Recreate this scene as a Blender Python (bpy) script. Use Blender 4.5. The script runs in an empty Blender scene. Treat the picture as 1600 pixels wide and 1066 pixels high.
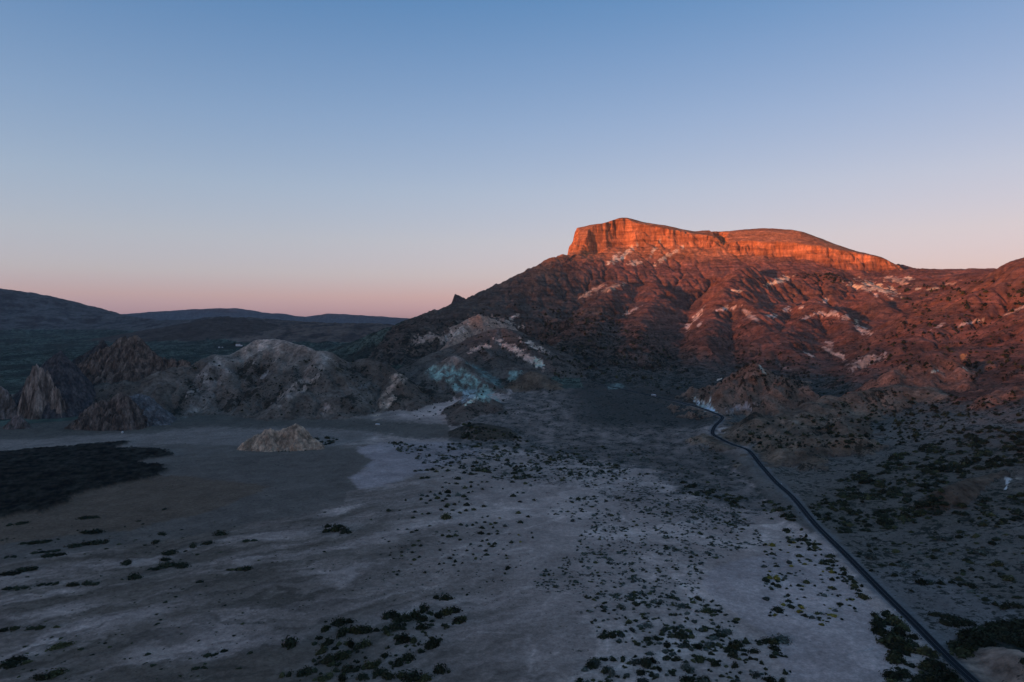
import bpy, bmesh, math, random
import numpy as np
from mathutils import Vector, Matrix

random.seed(7)
RNG = np.random.default_rng(11)
scene = bpy.context.scene
COL = scene.collection

# ------------------------------------------------------------------ camera
F = 1081.0                      # focal length in photo pixels (1600 wide)
CAMZ = 180.0
PITCH = math.atan(28.0 / F)     # horizon lies at y = 505 in the photograph
cam_d = bpy.data.cameras.new('camera')
cam = bpy.data.objects.new('camera', cam_d)
COL.objects.link(cam)
cam_d.sensor_width = 36.0
cam_d.lens = 36.0 * F / 1600.0
cam_d.clip_start = 1.0
cam_d.clip_end = 90000.0
cam.location = (0, 0, CAMZ)
cam.rotation_euler = (math.radians(90) - PITCH, 0, 0)
scene.camera = cam

# ------------------------------------------------------------------ sky
SUN_EL = math.radians(3.0)
SUN_DIR = np.array([-0.788, -0.616])          # plan direction towards the sun
def lin(c):
    return tuple((v / 12.92 if v <= 0.04045 else ((v + 0.055) / 1.055) ** 2.4) for v in [q / 255.0 for q in c])
world = bpy.data.worlds.new('World')
scene.world = world
world.use_nodes = True
nt = world.node_tree
nt.nodes.clear()
n_out = nt.nodes.new('ShaderNodeOutputWorld')
n_bg = nt.nodes.new('ShaderNodeBackground')
n_tc = nt.nodes.new('ShaderNodeTexCoord')
n_sep = nt.nodes.new('ShaderNodeSeparateXYZ')
n_as = nt.nodes.new('ShaderNodeMath'); n_as.operation = 'ARCSINE'
n_mr = nt.nodes.new('ShaderNodeMapRange')
n_mr.inputs['From Min'].default_value = 0.0
n_mr.inputs['From Max'].default_value = math.pi / 2
SKY = [(0.0, (190, 152, 168)), (0.8, (216, 168, 181)), (2.1, (238, 184, 178)), (3.9, (238, 202, 194)),
       (6.6, (224, 206, 210)), (10.7, (200, 199, 215)), (15.8, (169, 182, 211)), (20.5, (139, 163, 201)),
       (25.0, (112, 148, 192)), (47.0, (96, 136, 184)), (90.0, (88, 128, 177))]
# what the Nishita sky gives at those heights 135 degrees from this sun: the ramp below grades it to the colours of the photograph
NEL = (0.0, 2.0, 7.0, 12.0, 22.0, 47.0, 90.0)
NSK = ((3.9, 3.3, 1.1), (3.43, 3.28, 1.48), (1.92, 2.59, 2.37), (1.29, 1.92, 2.16), (0.76, 1.20, 1.57), (0.36, 0.58, 0.84), (0.23, 0.37, 0.56))
def ramp_node(stops):
    n = nt.nodes.new('ShaderNodeValToRGB'); n.color_ramp.interpolation = 'LINEAR'
    els = n.color_ramp.elements
    els[0].position = 0.0; els[0].color = (*stops[0][1], 1)
    els[1].position = 1.0; els[1].color = (*stops[-1][1], 1)
    for a, c in stops[1:-1]:
        e = els.new(a / 90.0); e.color = (*c, 1)
    return n
NST = 0.15
n_cr = ramp_node([(a, lin(c)) for a, c in SKY])
n_gr = ramp_node([(a, tuple(lin(c)[k] / (NST * np.interp(a, NEL, [q[k] for q in NSK])) for k in range(3))) for a, c in SKY])
n_sky = nt.nodes.new('ShaderNodeTexSky')
n_sky.sky_type = 'NISHITA'
n_sky.sun_disc = False
n_sky.sun_elevation = SUN_EL
n_sky.sun_rotation = math.atan2(SUN_DIR[0], SUN_DIR[1])
n_sky.altitude = 2000.0
def vmath(op, a, b=None, scale=None):
    n = nt.nodes.new('ShaderNodeVectorMath'); n.operation = op
    nt.links.new(a, n.inputs[0])
    if b is not None: nt.links.new(b, n.inputs[1])
    if scale is not None: n.inputs['Scale'].default_value = scale
    return n.outputs[0]
nt.links.new(n_tc.outputs['Generated'], n_sep.inputs[0])
nt.links.new(n_sep.outputs['Z'], n_as.inputs[0])
nt.links.new(n_as.outputs[0], n_mr.inputs['Value'])
nt.links.new(n_mr.outputs['Result'], n_cr.inputs['Fac'])
nt.links.new(n_mr.outputs['Result'], n_gr.inputs['Fac'])
graded = vmath('MULTIPLY', vmath('SCALE', n_sky.outputs[0], scale=NST), n_gr.outputs['Color'])
mixed = vmath('ADD', vmath('SCALE', graded, scale=0.7), vmath('SCALE', n_cr.outputs['Color'], scale=0.3))
# the sky turns a little bluer and deeper away from the antisolar point
n_dot = nt.nodes.new('ShaderNodeVectorMath'); n_dot.operation = 'DOT_PRODUCT'
n_dot.inputs[1].default_value = (SUN_DIR[0], SUN_DIR[1], 0.05)
nt.links.new(n_tc.outputs['Generated'], n_dot.inputs[0])
n_sq = nt.nodes.new('ShaderNodeMath'); n_sq.operation = 'MULTIPLY'
nt.links.new(n_dot.outputs['Value'], n_sq.inputs[0]); nt.links.new(n_dot.outputs['Value'], n_sq.inputs[1])
n_tint = nt.nodes.new('ShaderNodeMix'); n_tint.data_type = 'RGBA'
n_tint.inputs['A'].default_value = (0.75, 0.98, 1.06, 1); n_tint.inputs['B'].default_value = (0.78, 0.82, 0.82, 1)
nt.links.new(n_sq.outputs[0], n_tint.inputs['Factor'])
mixed = vmath('MULTIPLY', mixed, n_tint.outputs['Result'])
nt.links.new(mixed, n_bg.inputs['Color'])
nt.links.new(n_bg.outputs[0], n_out.inputs['Surface'])
n_bg.inputs['Strength'].default_value = 1.0

# ------------------------------------------------------------------ sun
sd = bpy.data.lights.new('sun', 'SUN')
sd.energy = 5.0
sd.angle = math.radians(1.4)
sd.color = (1.0, 0.37, 0.135)
sun = bpy.data.objects.new('sun', sd)
COL.objects.link(sun)
tosun = Vector((SUN_DIR[0] * math.cos(SUN_EL), SUN_DIR[1] * math.cos(SUN_EL), math.sin(SUN_EL)))
sun.rotation_euler = tosun.to_track_quat('Z', 'Y').to_euler()

vs = scene.view_settings
vs.view_transform = 'Standard'; vs.look = 'None'; vs.exposure = 0.0; vs.gamma = 1.0
scene.render.engine = 'CYCLES'
scene.cycles.use_denoising = True
scene.cycles.max_bounces = 6
scene.cycles.volume_bounces = 0

# ------------------------------------------------------------------ helpers
CP, SP = math.cos(PITCH), math.sin(PITCH)
def P(px, py, D):
    """pixel of the photograph at depth D (metres along +Y) -> world point"""
    xn, yn = (px - 800.0) / F, (533.0 - py) / F
    y = CP + yn * SP
    z = -SP + yn * CP
    s = D / y
    return np.array([xn * s, D, CAMZ + z * s])
def PG(px, py, zg=0.0):
    """pixel -> point on the level zg"""
    xn, yn = (px - 800.0) / F, (533.0 - py) / F
    y = CP + yn * SP
    z = -SP + yn * CP
    s = (zg - CAMZ) / z
    return np.array([xn * s, y * s, zg])

PERM = np.random.default_rng(3).permutation(4096)
GA = np.random.default_rng(4).uniform(0, 2 * np.pi, 4096)
GX, GY = np.cos(GA), np.sin(GA)
def perlin(x, y):
    xi = np.floor(x).astype(np.int64); yi = np.floor(y).astype(np.int64)
    fx = x - xi; fy = y - yi
    u = fx * fx * fx * (fx * (fx * 6 - 15) + 10); v = fy * fy * fy * (fy * (fy * 6 - 15) + 10)
    def g(ix, iy, dx, dy):
        h = PERM[(PERM[ix & 4095] + iy) & 4095]
        return GX[h] * dx + GY[h] * dy
    a = g(xi, yi, fx, fy); b = g(xi + 1, yi, fx - 1, fy)
    c = g(xi, yi + 1, fx, fy - 1); d = g(xi + 1, yi + 1, fx - 1, fy - 1)
    return ((a + u * (b - a)) + v * ((c + u * (d - c)) - (a + u * (b - a)))) * 1.41
def fbm(x, y, lam, octs=4, gain=0.5, ox=0.0):
    s = np.zeros_like(x); a = 1.0; f = 1.0 / lam
    for i in range(octs):
        s += a * perlin(x * f + 17.3 * i + ox, y * f - 9.1 * i + ox * 1.7); a *= gain; f *= 2.03
    return s
def ridged(x, y, lam, octs=4, gain=0.5, ox=0.0):
    s = np.zeros_like(x); a = 1.0; f = 1.0 / lam; t = 0
    for i in range(octs):
        s += a * (1 - 2 * np.abs(perlin(x * f + 31.7 * i + ox, y * f + 5.3 * i - ox))); t += a; a *= gain; f *= 2.03
    return s / t
def sstep(a, b, x):
    t = np.clip((x - a) / (b - a), 0, 1)
    return t * t * (3 - 2 * t)
def smax(a, b, k):
    h = np.clip(0.5 + 0.5 * (a - b) / k, 0, 1)
    return b + (a - b) * h + k * h * (1 - h)

# ------------------------------------------------------------------ the broad shape of the land
ctrl = []
def cz(px, py, z):
    ctrl.append(PG(px, py, z))
def cd(px, py, D):
    ctrl.append(P(px, py, D))
def cw(x, y, z):
    ctrl.append(np.array([x, y, z], float))
# the plain
for px in (0, 200, 400, 600, 800, 1000, 1200):
    for py in (1040, 900, 800, 740):
        if not (px == 1200 and py < 800): cz(px, py, 0)
for px in (0, 200, 400, 600, 700): cz(px, 690, 0)
cz(850, 700, 0); cz(980, 735, 0); cz(1100, 760, 2)
# road line
cz(1480, 1030, 0); cz(1380, 920, 0); cz(1270, 810, 2); cz(1180, 705, 8); cz(1115, 682, 14); cz(1130, 655, 24); cz(1090, 640, 30); cz(1020, 618, 40); cz(950, 605, 48)
cz(900, 650, 20); cz(1000, 680, 8); cz(830, 650, 20); cz(850, 620, 36)
# right hand slope
cz(1600, 1000, 6); cz(1600, 900, 12); cz(1600, 800, 26); cz(1600, 700, 50); cz(1600, 620, 80); cd(1600, 566, 1150); cd(1600, 500, 1500); cd(1600, 450, 1780); cd(1600, 405, 2000)
cd(1570, 413, 2050); cd(1545, 427, 2100); cd(1532, 437, 2250)
cz(1400, 900, 2); cz(1400, 830, 5); cz(1400, 700, 25); cw(560, 1060, 38); cw(680, 1240, 52); cd(1400, 566, 1600); cd(1400, 500, 2200); cd(1400, 450, 2700); cd(1404, 427, 2950)
cw(830, 1300, 88); cd(1500, 500, 1800); cd(1500, 450, 2350); cd(1509, 431, 2550); cd(1474, 431, 2750); cd(1453, 425, 2850); cd(1425, 427, 2900)
cz(1200, 700, 12); cw(450, 1230, 26); cd(1200, 604, 1550); cd(1200, 560, 1900); cd(1200, 500, 2450); cd(1200, 450, 2850); cd(1200, 408, 3130)
cz(1300, 760, 8); cz(1300, 680, 25)
cd(1300, 600, 1450); cd(1300, 560, 1750); cd(1300, 500, 2300); cd(1300, 450, 2780); cd(1296, 419, 3020)
cd(1050, 600, 1600); cd(1050, 560, 1950); cd(1050, 500, 2500); cd(1050, 450, 2950); cd(1050, 410, 3230); cd(1050, 388, 3340)
cd(1132, 396, 3270); cd(1345, 428, 2980)
cd(920, 580, 1700); cd(920, 540, 2100); cd(920, 500, 2500); cd(920, 450, 2950); cd(925, 399, 3330); cd(960, 390, 3370)
cd(850, 570, 1800); cd(850, 520, 2250); cd(850, 480, 2650); cd(854, 431, 3000); cd(832, 442, 2900); cd(868, 413, 3120); cd(897, 400, 3260)
cd(810, 450, 2850); cd(787, 463, 2750); cd(752, 474, 2700); cd(720, 482, 2650); cd(681, 488, 2600); cd(650, 500, 2500)
cd(760, 520, 2250); cd(700, 540, 2100)
# behind the mountain
for x, y, z in ((-200, 3500, 210), (250, 3900, 420), (700, 4100, 480), (1300, 3900, 430), (2000, 3600, 400), (2600, 3000, 350), (2200, 2100, 330), (2000, 1300, 230), (1500, 700, 110), (1200, 300, 40), (900, -200, 0), (-760, 2350, 45), (-560, 2050, 40)):
    cw(x, y, z)
# the plain beyond the left hills
for x, y, z in ((-1400, 1200, 10), (-900, 1500, 30), (-1800, 2200, 45), (-900, 2300, 42), (-2600, 3200, 62), (-1400, 3000, 60), (-700, 3000, 65), (-300, 1700, 30), (-150, 2100, 40), (-500, 3600, 110), (-1500, 3800, 100), (-2900, 4000, 98), (-3600, 5000, 118), (-2300, 4300, 106), (-2900, 5000, 118),
                (-2200, 800, 0), (-3000, 1800, 30), (-1000, 0, 0), (0, -300, 0), (-2500, -500, 0), (0, 150, 0), (-400, 150, 0), (400, 150, 0)):
    cw(x, y, z)
for px, py, D in ((0, 449, 7400), (60, 460, 7200), (110, 476, 7000), (145, 490, 6900), (175, 496, 6800), (220, 498, 6500), (300, 502, 5900), (330, 498, 4800), (400, 504, 4600), (450, 507, 4500), (540, 508, 4300), (620, 511, 4200), (690, 518, 4200)):
    cd(px, py, D)
    q = P(px, py, D); cw(q[0] * 1.35, q[1] * 1.35, q[2] - 120)
    if px < 200:
        cd(px, py + 0.55 * (517 - py), 6100)
ctrl = np.array(ctrl)
KM = 1000.0
def tps(d2):
    return 0.5 * d2 * np.log(d2 + 1e-9)
_n = len(ctrl)
_c = ctrl[:, :2] / KM
_d2 = ((_c[:, None, :] - _c[None]) ** 2).sum(-1)
_A = np.zeros((_n + 3, _n + 3))
_A[:_n, :_n] = tps(_d2) + np.eye(_n) * 2e-4
_A[:_n, _n] = 1; _A[:_n, _n + 1:] = _c
_A[_n:, :_n] = _A[:_n, _n:].T
_w = np.linalg.solve(_A, np.concatenate([ctrl[:, 2], np.zeros(3)]))
def base(x, y):
    sh = x.shape; x = x.ravel() / KM; y = y.ravel() / KM
    out = np.empty_like(x)
    for i in range(0, len(x), 40000):
        a = x[i:i + 40000]; b = y[i:i + 40000]
        d2 = (a[:, None] - _c[None, :, 0]) ** 2 + (b[:, None] - _c[None, :, 1]) ** 2
        out[i:i + 40000] = tps(d2) @ _w[:_n] + _w[_n] + a * _w[_n + 1] + b * _w[_n + 2]
    return out.reshape(sh)

# ------------------------------------------------------------------ erosion of the mountain flank on a plan grid
EX0, EX1, EY0, EY1, ES = -600.0, 2200.0, 1280.0, 3480.0, 7.5
ex = np.arange(EX0, EX1, ES); ey = np.arange(EY0, EY1, ES)
EXX, EYY = np.meshgrid(ex, ey)
EH0 = base(EXX, EYY)
# spurs and domes of the red badlands, pushed up before the water cuts them
def ridge_field(x, y, pts, k, rad):
    pts = np.array(pts)
    best = np.full(x.shape, -1e9)
    for a, b in zip(pts[:-1], pts[1:]):
        dx, dy = b[0] - a[0], b[1] - a[1]
        L2 = dx * dx + dy * dy + 1e-6
        t = np.clip(((x - a[0]) * dx + (y - a[1]) * dy) / L2, 0, 1)
        d = np.hypot(x - a[0] - t * dx, y - a[1] - t * dy)
        z = a[2] + t * (b[2] - a[2]) - k * (np.sqrt(d * d + rad * rad) - rad)
        best = np.maximum(best, z)
    return best
SPURS = [
    ([(1165, 424, 2930), (1140, 452, 2720), (1112, 508, 2350), (1098, 552, 1990)], 0.62, 25),
    ([(1240, 492, 2480), (1275, 486, 2420), (1300, 494, 2330), (1325, 520, 2150), (1340, 556, 1850)], 0.60, 35),
    ([(1275, 486, 2420), (1240, 520, 2200), (1215, 556, 1900)], 0.55, 35),
    ([(1368, 478, 2450), (1385, 490, 2370), (1405, 512, 2200)], 0.60, 30),
    ([(1140, 488, 2500), (1160, 480, 2480), (1180, 492, 2400), (1190, 530, 2100)], 0.60, 30),
    ([(1220, 488, 2520), (1210, 500, 2400), (1195, 545, 2000)], 0.60, 30),
    ([(1600, 432, 1850), (1540, 470, 1850), (1480, 510, 1800), (1430, 545, 1650)], 0.45, 40),
    ([(1560, 540, 1280), (1510, 545, 1330), (1460, 566, 1400)], 0.45, 30),
    ([(960, 450, 2950), (930, 500, 2480), (900, 545, 2050)], 0.45, 40),
    ([(1020, 455, 2900), (1000, 510, 2400), (985, 560, 1950)], 0.45, 40),
]
sp = []
for pts, k, rad in SPURS:
    q = [P(*p) for p in pts]
    sp.append((q, k, rad))
EH = EH0.copy()
for q, k, rad in sp:
    EH = smax(EH, ridge_field(EXX, EYY, q, k, rad) + 30, 12)
EH = EH + fbm(EXX, EYY, 110, 5, 0.6) * 11
NYE, NXE = EH.shape
flat_idx = np.arange(NYE * NXE).reshape(NYE, NXE)
def erode(h, steps, kdt, m=0.45, smooth=0.04):
    for it in range(steps):
        rec = flat_idx.copy(); bs = np.zeros_like(h); dist = np.full(h.shape, ES)
        for dy in (-1, 0, 1):
            for dx in (-1, 0, 1):
                if dx == 0 and dy == 0: continue
                L = ES * math.hypot(dx, dy)
                nb = np.full_like(h, 1e9)
                ys = slice(max(0, -dy), NYE - max(0, dy)); yn = slice(max(0, dy), NYE - max(0, -dy))
                xs = slice(max(0, -dx), NXE - max(0, dx)); xn = slice(max(0, dx), NXE - max(0, -dx))
                nb[ys, xs] = h[yn, xn]
                s = (h - nb) / L
                m_ = s > bs
                bs[m_] = s[m_]; rec[m_] = (flat_idx + dy * NXE + dx)[m_]; dist[m_] = L
        order = np.argsort(h.ravel())
        r = rec.ravel().tolist(); A = [1.0] * (NYE * NXE)
        ol = order.tolist()
        for i in reversed(ol):
            j = r[i]
            if j != i: A[j] += A[i]
        Aa = np.array(A)
        f = (kdt * np.power(Aa, m) / dist.ravel()).tolist()
        H = h.ravel().tolist()
        for i in ol:
            j = r[i]
            if j != i: H[i] = (H[i] + f[i] * H[j]) / (1 + f[i])
        h = np.array(H).reshape(h.shape)
        p = np.pad(h, 1, mode='edge')
        h = h + smooth * (p[:-2, 1:-1] + p[2:, 1:-1] + p[1:-1, :-2] + p[1:-1, 2:] - 4 * h)
    return h
EH2 = erode(EH, 10, 0.42, 0.5, 0.006)
edge = np.minimum.reduce([EXX - EX0, EX1 - EXX, EYY - EY0, EY1 - EYY])
EDELTA = (EH2 - EH0) * sstep(0, 150, edge)
EDELTA *= sstep(25, 75, EH0) * (0.25 + 0.75 * sstep(430, 320, EH0))           # leave the low fan smooth
def sample_delta(x, y):
    ny, nx = EDELTA.shape
    fx = np.clip((x - EX0) / 7.5, 0, nx - 1.001); fy = np.clip((y - EY0) / 7.5, 0, ny - 1.001)
    ix = fx.astype(int); iy = fy.astype(int); u = fx - ix; v = fy - iy
    d = EDELTA
    r = (d[iy, ix] * (1 - u) * (1 - v) + d[iy, ix + 1] * u * (1 - v) + d[iy + 1, ix] * (1 - u) * v + d[iy + 1, ix + 1] * u * v)
    inside = (x > EX0) & (x < EX1 - 7.5) & (y > EY0) & (y < EY1 - 7.5)
    return np.where(inside, r, 0.0)

# ------------------------------------------------------------------ the table mountain's cliff
RIM_L = [(898, 377, 3335), (912, 376, 3345), (916, 364, 3365), (921, 357, 3385), (946, 348, 3410), (962, 343, 3440), (978, 343, 3430), (992, 350, 3410), (1007, 352, 3400), (1043, 358, 3380), (1081, 365, 3360), (1101, 368, 3345), (1119, 373, 3330), (1130, 381, 3320)]
RIM_R = [(1135, 379, 3300), (1157, 377, 3270), (1195, 379.5, 3210), (1240, 382, 3150), (1276, 386, 3100), (1314, 392, 3060), (1337, 396, 3040), (1377, 402.5, 3020), (1402, 415, 3010)]
TOPS = [(978, 340, 3500), (1007, 348, 3480), (1043, 353, 3480), (1081, 361.5, 3460), (1114, 365, 3450), (1131, 364.5, 3430), (1157, 362, 3400), (1195, 359.5, 3340), (1225, 362, 3290), (1252, 363, 3260), (1263, 369.5, 3230), (1301, 383, 3150), (1327, 391, 3110), (1357, 397, 3080), (1377, 402, 3060), (946, 349, 3470)]
rimL = [P(*p) for p in RIM_L]; rimR = [P(*p) for p in RIM_R]; tops = [P(*p) for p in TOPS]
def poly_back(rim, back):
    return np.array([q[:2] for q in rim] + back)
polyL = poly_back(rimL, [(1000, 3420), (1046, 3490), (1060, 3900), (500, 3900), (330, 3500)])
polyR = poly_back(rimR, [(1760, 3250), (1500, 3700), (1058, 3900), (1044, 3490), (1044, 3420)])
_tp = np.array(rimL + rimR + tops)
_tq = np.array([[q[0] * 1.12, q[1] * 1.12, q[2] - 30] for q in tops])
_tp = np.concatenate([_tp, _tq])
_tc = _tp[:, :2] / KM
_A2 = np.zeros((len(_tp) + 3, len(_tp) + 3))
_A2[:-3, :-3] = tps(((_tc[:, None] - _tc[None]) ** 2).sum(-1)) + np.eye(len(_tp)) * 1e-5
_A2[:-3, -3] = 1; _A2[:-3, -2:] = _tc; _A2[-3:, :-3] = _A2[:-3, -3:].T
_w2 = np.linalg.solve(_A2, np.concatenate([_tp[:, 2], np.zeros(3)]))
def plateau(x, y):
    x = x / KM; y = y / KM
    d2 = (x[:, None] - _tc[None, :, 0]) ** 2 + (y[:, None] - _tc[None, :, 1]) ** 2
    return tps(d2) @ _w2[:-3] + _w2[-3] + x * _w2[-2] + y * _w2[-1]
def sdist(x, y, poly):
    """signed distance to a closed plan polygon, positive inside"""
    d = np.full(x.shape, 1e9); ins = np.zeros(x.shape, bool)
    n = len(poly)
    for i in range(n):
        a = poly[i]; b = poly[(i + 1) % n]
        dx, dy = b - a
        t = np.clip(((x - a[0]) * dx + (y - a[1]) * dy) / (dx * dx + dy * dy + 1e-9), 0, 1)
        d = np.minimum(d, np.hypot(x - a[0] - t * dx, y - a[1] - t * dy))
        c = ((a[1] > y) != (b[1] > y)) & (x < (b[0] - a[0]) * (y - a[1]) / (b[1] - a[1] + 1e-12) + a[0])
        ins ^= c
    return np.where(ins, d, -d)

# ------------------------------------------------------------------ hills: ridge lines (pixel, pixel, depth), slope, rounding, gullies
HILLS = {
 'grey_hill': dict(id=3, k=0.62, rad=12, gul=10, lam=60, lump=9, ridges=[
    [(255, 575, 1380), (300, 562, 1420), (333, 552, 1450), (376, 539, 1490), (401, 530, 1510), (427, 526.5, 1520), (437, 529, 1515), (449, 535, 1500), (477, 536.5, 1480), (492, 540, 1460), (505, 548, 1430), (515, 557, 1410), (525, 572, 1385), (543, 597, 1340), (553, 623, 1300), (566, 648, 1250)],
    [(505, 548, 1430), (485, 575, 1390), (455, 612, 1330), (430, 650, 1255)],
    [(401, 530, 1510), (365, 562, 1460), (335, 600, 1380), (315, 640, 1290)],
    [(255, 575, 1380), (200, 590, 1350), (120, 600, 1340), (40, 610, 1340), (-60, 612, 1340)]]),
 'brown_hill': dict(id=4, k=0.66, rad=9, gul=8, lam=45, lump=8, ridges=[
    [(545, 566, 1500), (560, 560, 1490), (578, 558, 1480), (600, 568, 1460), (622, 584, 1400), (612, 603, 1370), (598, 628, 1320), (584, 654, 1250)],
    [(622, 584, 1400), (640, 590, 1420), (665, 600, 1430), (690, 612, 1400), (700, 650, 1260)],
    [(640, 590, 1420), (645, 620, 1340), (650, 655, 1235)]]),
 'turquoise_hill': dict(id=5, k=0.6, rad=8, gul=10, lam=40, lump=9, ridges=[
    [(660, 586, 1480), (671, 579, 1500), (690, 562, 1530), (709, 554.5, 1540), (718, 557, 1535), (735, 572, 1510), (755, 586, 1480), (777, 598, 1450), (800, 612, 1400)],
    [(709, 554.5, 1540), (712, 580, 1480), (722, 605, 1410), (724, 630, 1340)]]),
 'dark_dome': dict(id=6, k=0.48, rad=25, gul=6, lam=60, ridges=[
    [(690, 546, 1760), (715, 536, 1790), (742, 526, 1810), (765, 516, 1830), (783, 511, 1840), (800, 515, 1830), (825, 535, 1760), (855, 560, 1680)],
    [(720, 558, 1650), (735, 545, 1680), (752, 541, 1690), (775, 552, 1650), (800, 566, 1600)]]),
 'pale_crag': dict(id=7, k=0.9, rad=8, gul=14, lam=35, ridges=[
    [(640, 520, 2230), (655, 512, 2230), (681, 512, 2220), (705, 506, 2230), (729, 497, 2240), (749, 491, 2250), (772, 497, 2270), (800, 505, 2300)],
    [(681, 512, 2220), (672, 525, 2150), (665, 534, 2100)], [(729, 497, 2240), (715, 515, 2150), (700, 532, 2080)]]),
 'low_brown_hill': dict(id=8, k=0.55, rad=12, gul=6, lam=40, ridges=[
    [(790, 610, 1440), (812, 592, 1470), (832, 580, 1490), (848, 585, 1480), (868, 600, 1430), (890, 618, 1380)],
    [(848, 585, 1480), (850, 610, 1400), (845, 632, 1330)]]),
 'cone_hill': dict(id=9, k=0.52, rad=12, gul=5, lam=35, ridges=[
    [(700, 672, 1120), (722, 640, 1210), (745, 613, 1290), (765, 628, 1260), (795, 645, 1230), (825, 660, 1180)]]),
 'dark_mound': dict(id=10, k=0.42, rad=12, gul=3, lam=30, ridges=[
    [(722, 674, 1090), (742, 661, 1110), (762, 661, 1105), (785, 672, 1080), (806, 682, 1060)]]),
 'pink_crag': dict(id=11, k=0.5, rad=8, gul=13, lam=30, lump=16, ridges=[
    [(1178, 568, 1290), (1200, 578, 1350), (1228, 586, 1430), (1262, 594, 1520)], [(1190, 600, 1260), (1225, 616, 1240), (1265, 628, 1210)],
    [(1086, 637, 1165), (1100, 624, 1185), (1112, 611, 1205), (1125, 605, 1225), (1137, 601, 1240), (1150, 586, 1260), (1163, 577, 1275), (1178, 567, 1290), (1186, 576, 1280), (1192, 598, 1255), (1195, 622, 1215)],
    [(1125, 605, 1225), (1128, 628, 1175), (1134, 645, 1130)], [(1150, 586, 1260), (1150, 615, 1200), (1155, 640, 1150)], [(1178, 567, 1290), (1176, 600, 1230), (1178, 632, 1165)]]),
 'scrub_hill': dict(id=12, k=0.42, rad=18, gul=8, lam=45, lump=10, ridges=[
    [(1140, 668, 992), (1170, 655, 1019), (1200, 643, 1046), (1245, 636, 1046), (1290, 622, 1092), (1335, 612, 1119), (1375, 605, 1128), (1410, 603, 1128), (1450, 606, 1110), (1470, 615, 1074)],
    [(1245, 636, 1046), (1250, 665, 946), (1255, 688, 874)], [(1300, 622, 1092), (1320, 650, 983), (1330, 675, 892)]]),
 'red_hump': dict(id=13, k=0.66, rad=8, gul=8, lam=30, lump=8, ridges=[
    [(1396, 580, 1170), (1410, 566, 1197), (1420, 562, 1206), (1434, 566, 1206)],
    [(1440, 575, 1170), (1460, 567, 1188), (1480, 558.5, 1197), (1490, 561, 1188), (1505, 580, 1135), (1515, 592, 1100)],
    [(1520, 606, 1038), (1538, 597, 1047), (1550, 606, 1030)],
    [(1560, 612, 950), (1568, 603, 959), (1577, 597, 964), (1587, 606, 950)],
    [(1540, 580, 1188), (1560, 561, 1232), (1580, 555, 1250), (1600, 545, 1258)]]),
 'right_bank': dict(id=14, k=0.8, rad=10, gul=6, lam=25, ridges=[
    [(1490, 757, 620), (1520, 748, 640), (1550, 742, 650), (1600, 730, 660), (1660, 722, 670)]]),
 'near_mound': dict(id=15, k=0.55, rad=6, gul=4, lam=16, lump=3, ridges=[
    [(1500, 1034, 352), (1525, 1015, 357), (1550, 1008, 359), (1575, 1015, 354), (1590, 1035, 340), (1600, 1075, 320), (1600, 1120, 302)]]),
 'rock_fin': dict(id=16, k=2.6, rad=3, gul=8, lam=60, ridges=[
    [(711, 459, 3450), (726, 465, 3450), (741, 472, 3450)],
    [(752, 470, 3500), (762, 462, 3500), (775, 460.5, 3500), (790, 459, 3500)]]),
 'rock_shoulder': dict(id=19, k=1.3, rad=5, gul=10, lam=35, lump=8, ridges=[
    [(846, 431, 3010), (857, 426, 3030), (862, 414, 3070), (869, 409, 3090), (880, 408, 3130), (892, 400, 3200), (899, 397, 3240)]]),
 'spur_crag': dict(id=20, k=1.0, rad=4, gul=12, lam=32, lump=9, ridges=[
    [(636, 500, 2440), (646, 496, 2450), (655, 490, 2460), (664, 487, 2470), (671, 490, 2480), (680, 484, 2490), (690, 487, 2510), (705, 482, 2540)], [(800, 452, 2800), (812, 446, 2810), (822, 443, 2830), (834, 437, 2860)]]),
 'distant_hill': dict(id=17, k=0.28, rad=150, gul=24, lam=700, ridges=[
    [(200, 489, 12500), (240, 485.5, 12500), (275, 483.5, 12500), (330, 482, 12500), (365, 481.5, 12500), (385, 483, 12500), (410, 487, 12500), (435, 488, 12500), (460, 492, 12500), (490, 494, 12500), (497, 491, 12500), (515, 489, 12500), (560, 490.5, 12500), (600, 493, 12500), (640, 496, 12500), (720, 498, 12500), (900, 500, 12500)]]),
 'lava_knoll': dict(id=18, k=0.2, rad=60, gul=10, lam=150, ridges=[
    [(325, 499, 4300), (350, 496, 4300), (372, 496.5, 4300), (395, 502, 4300)]]),
}

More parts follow.
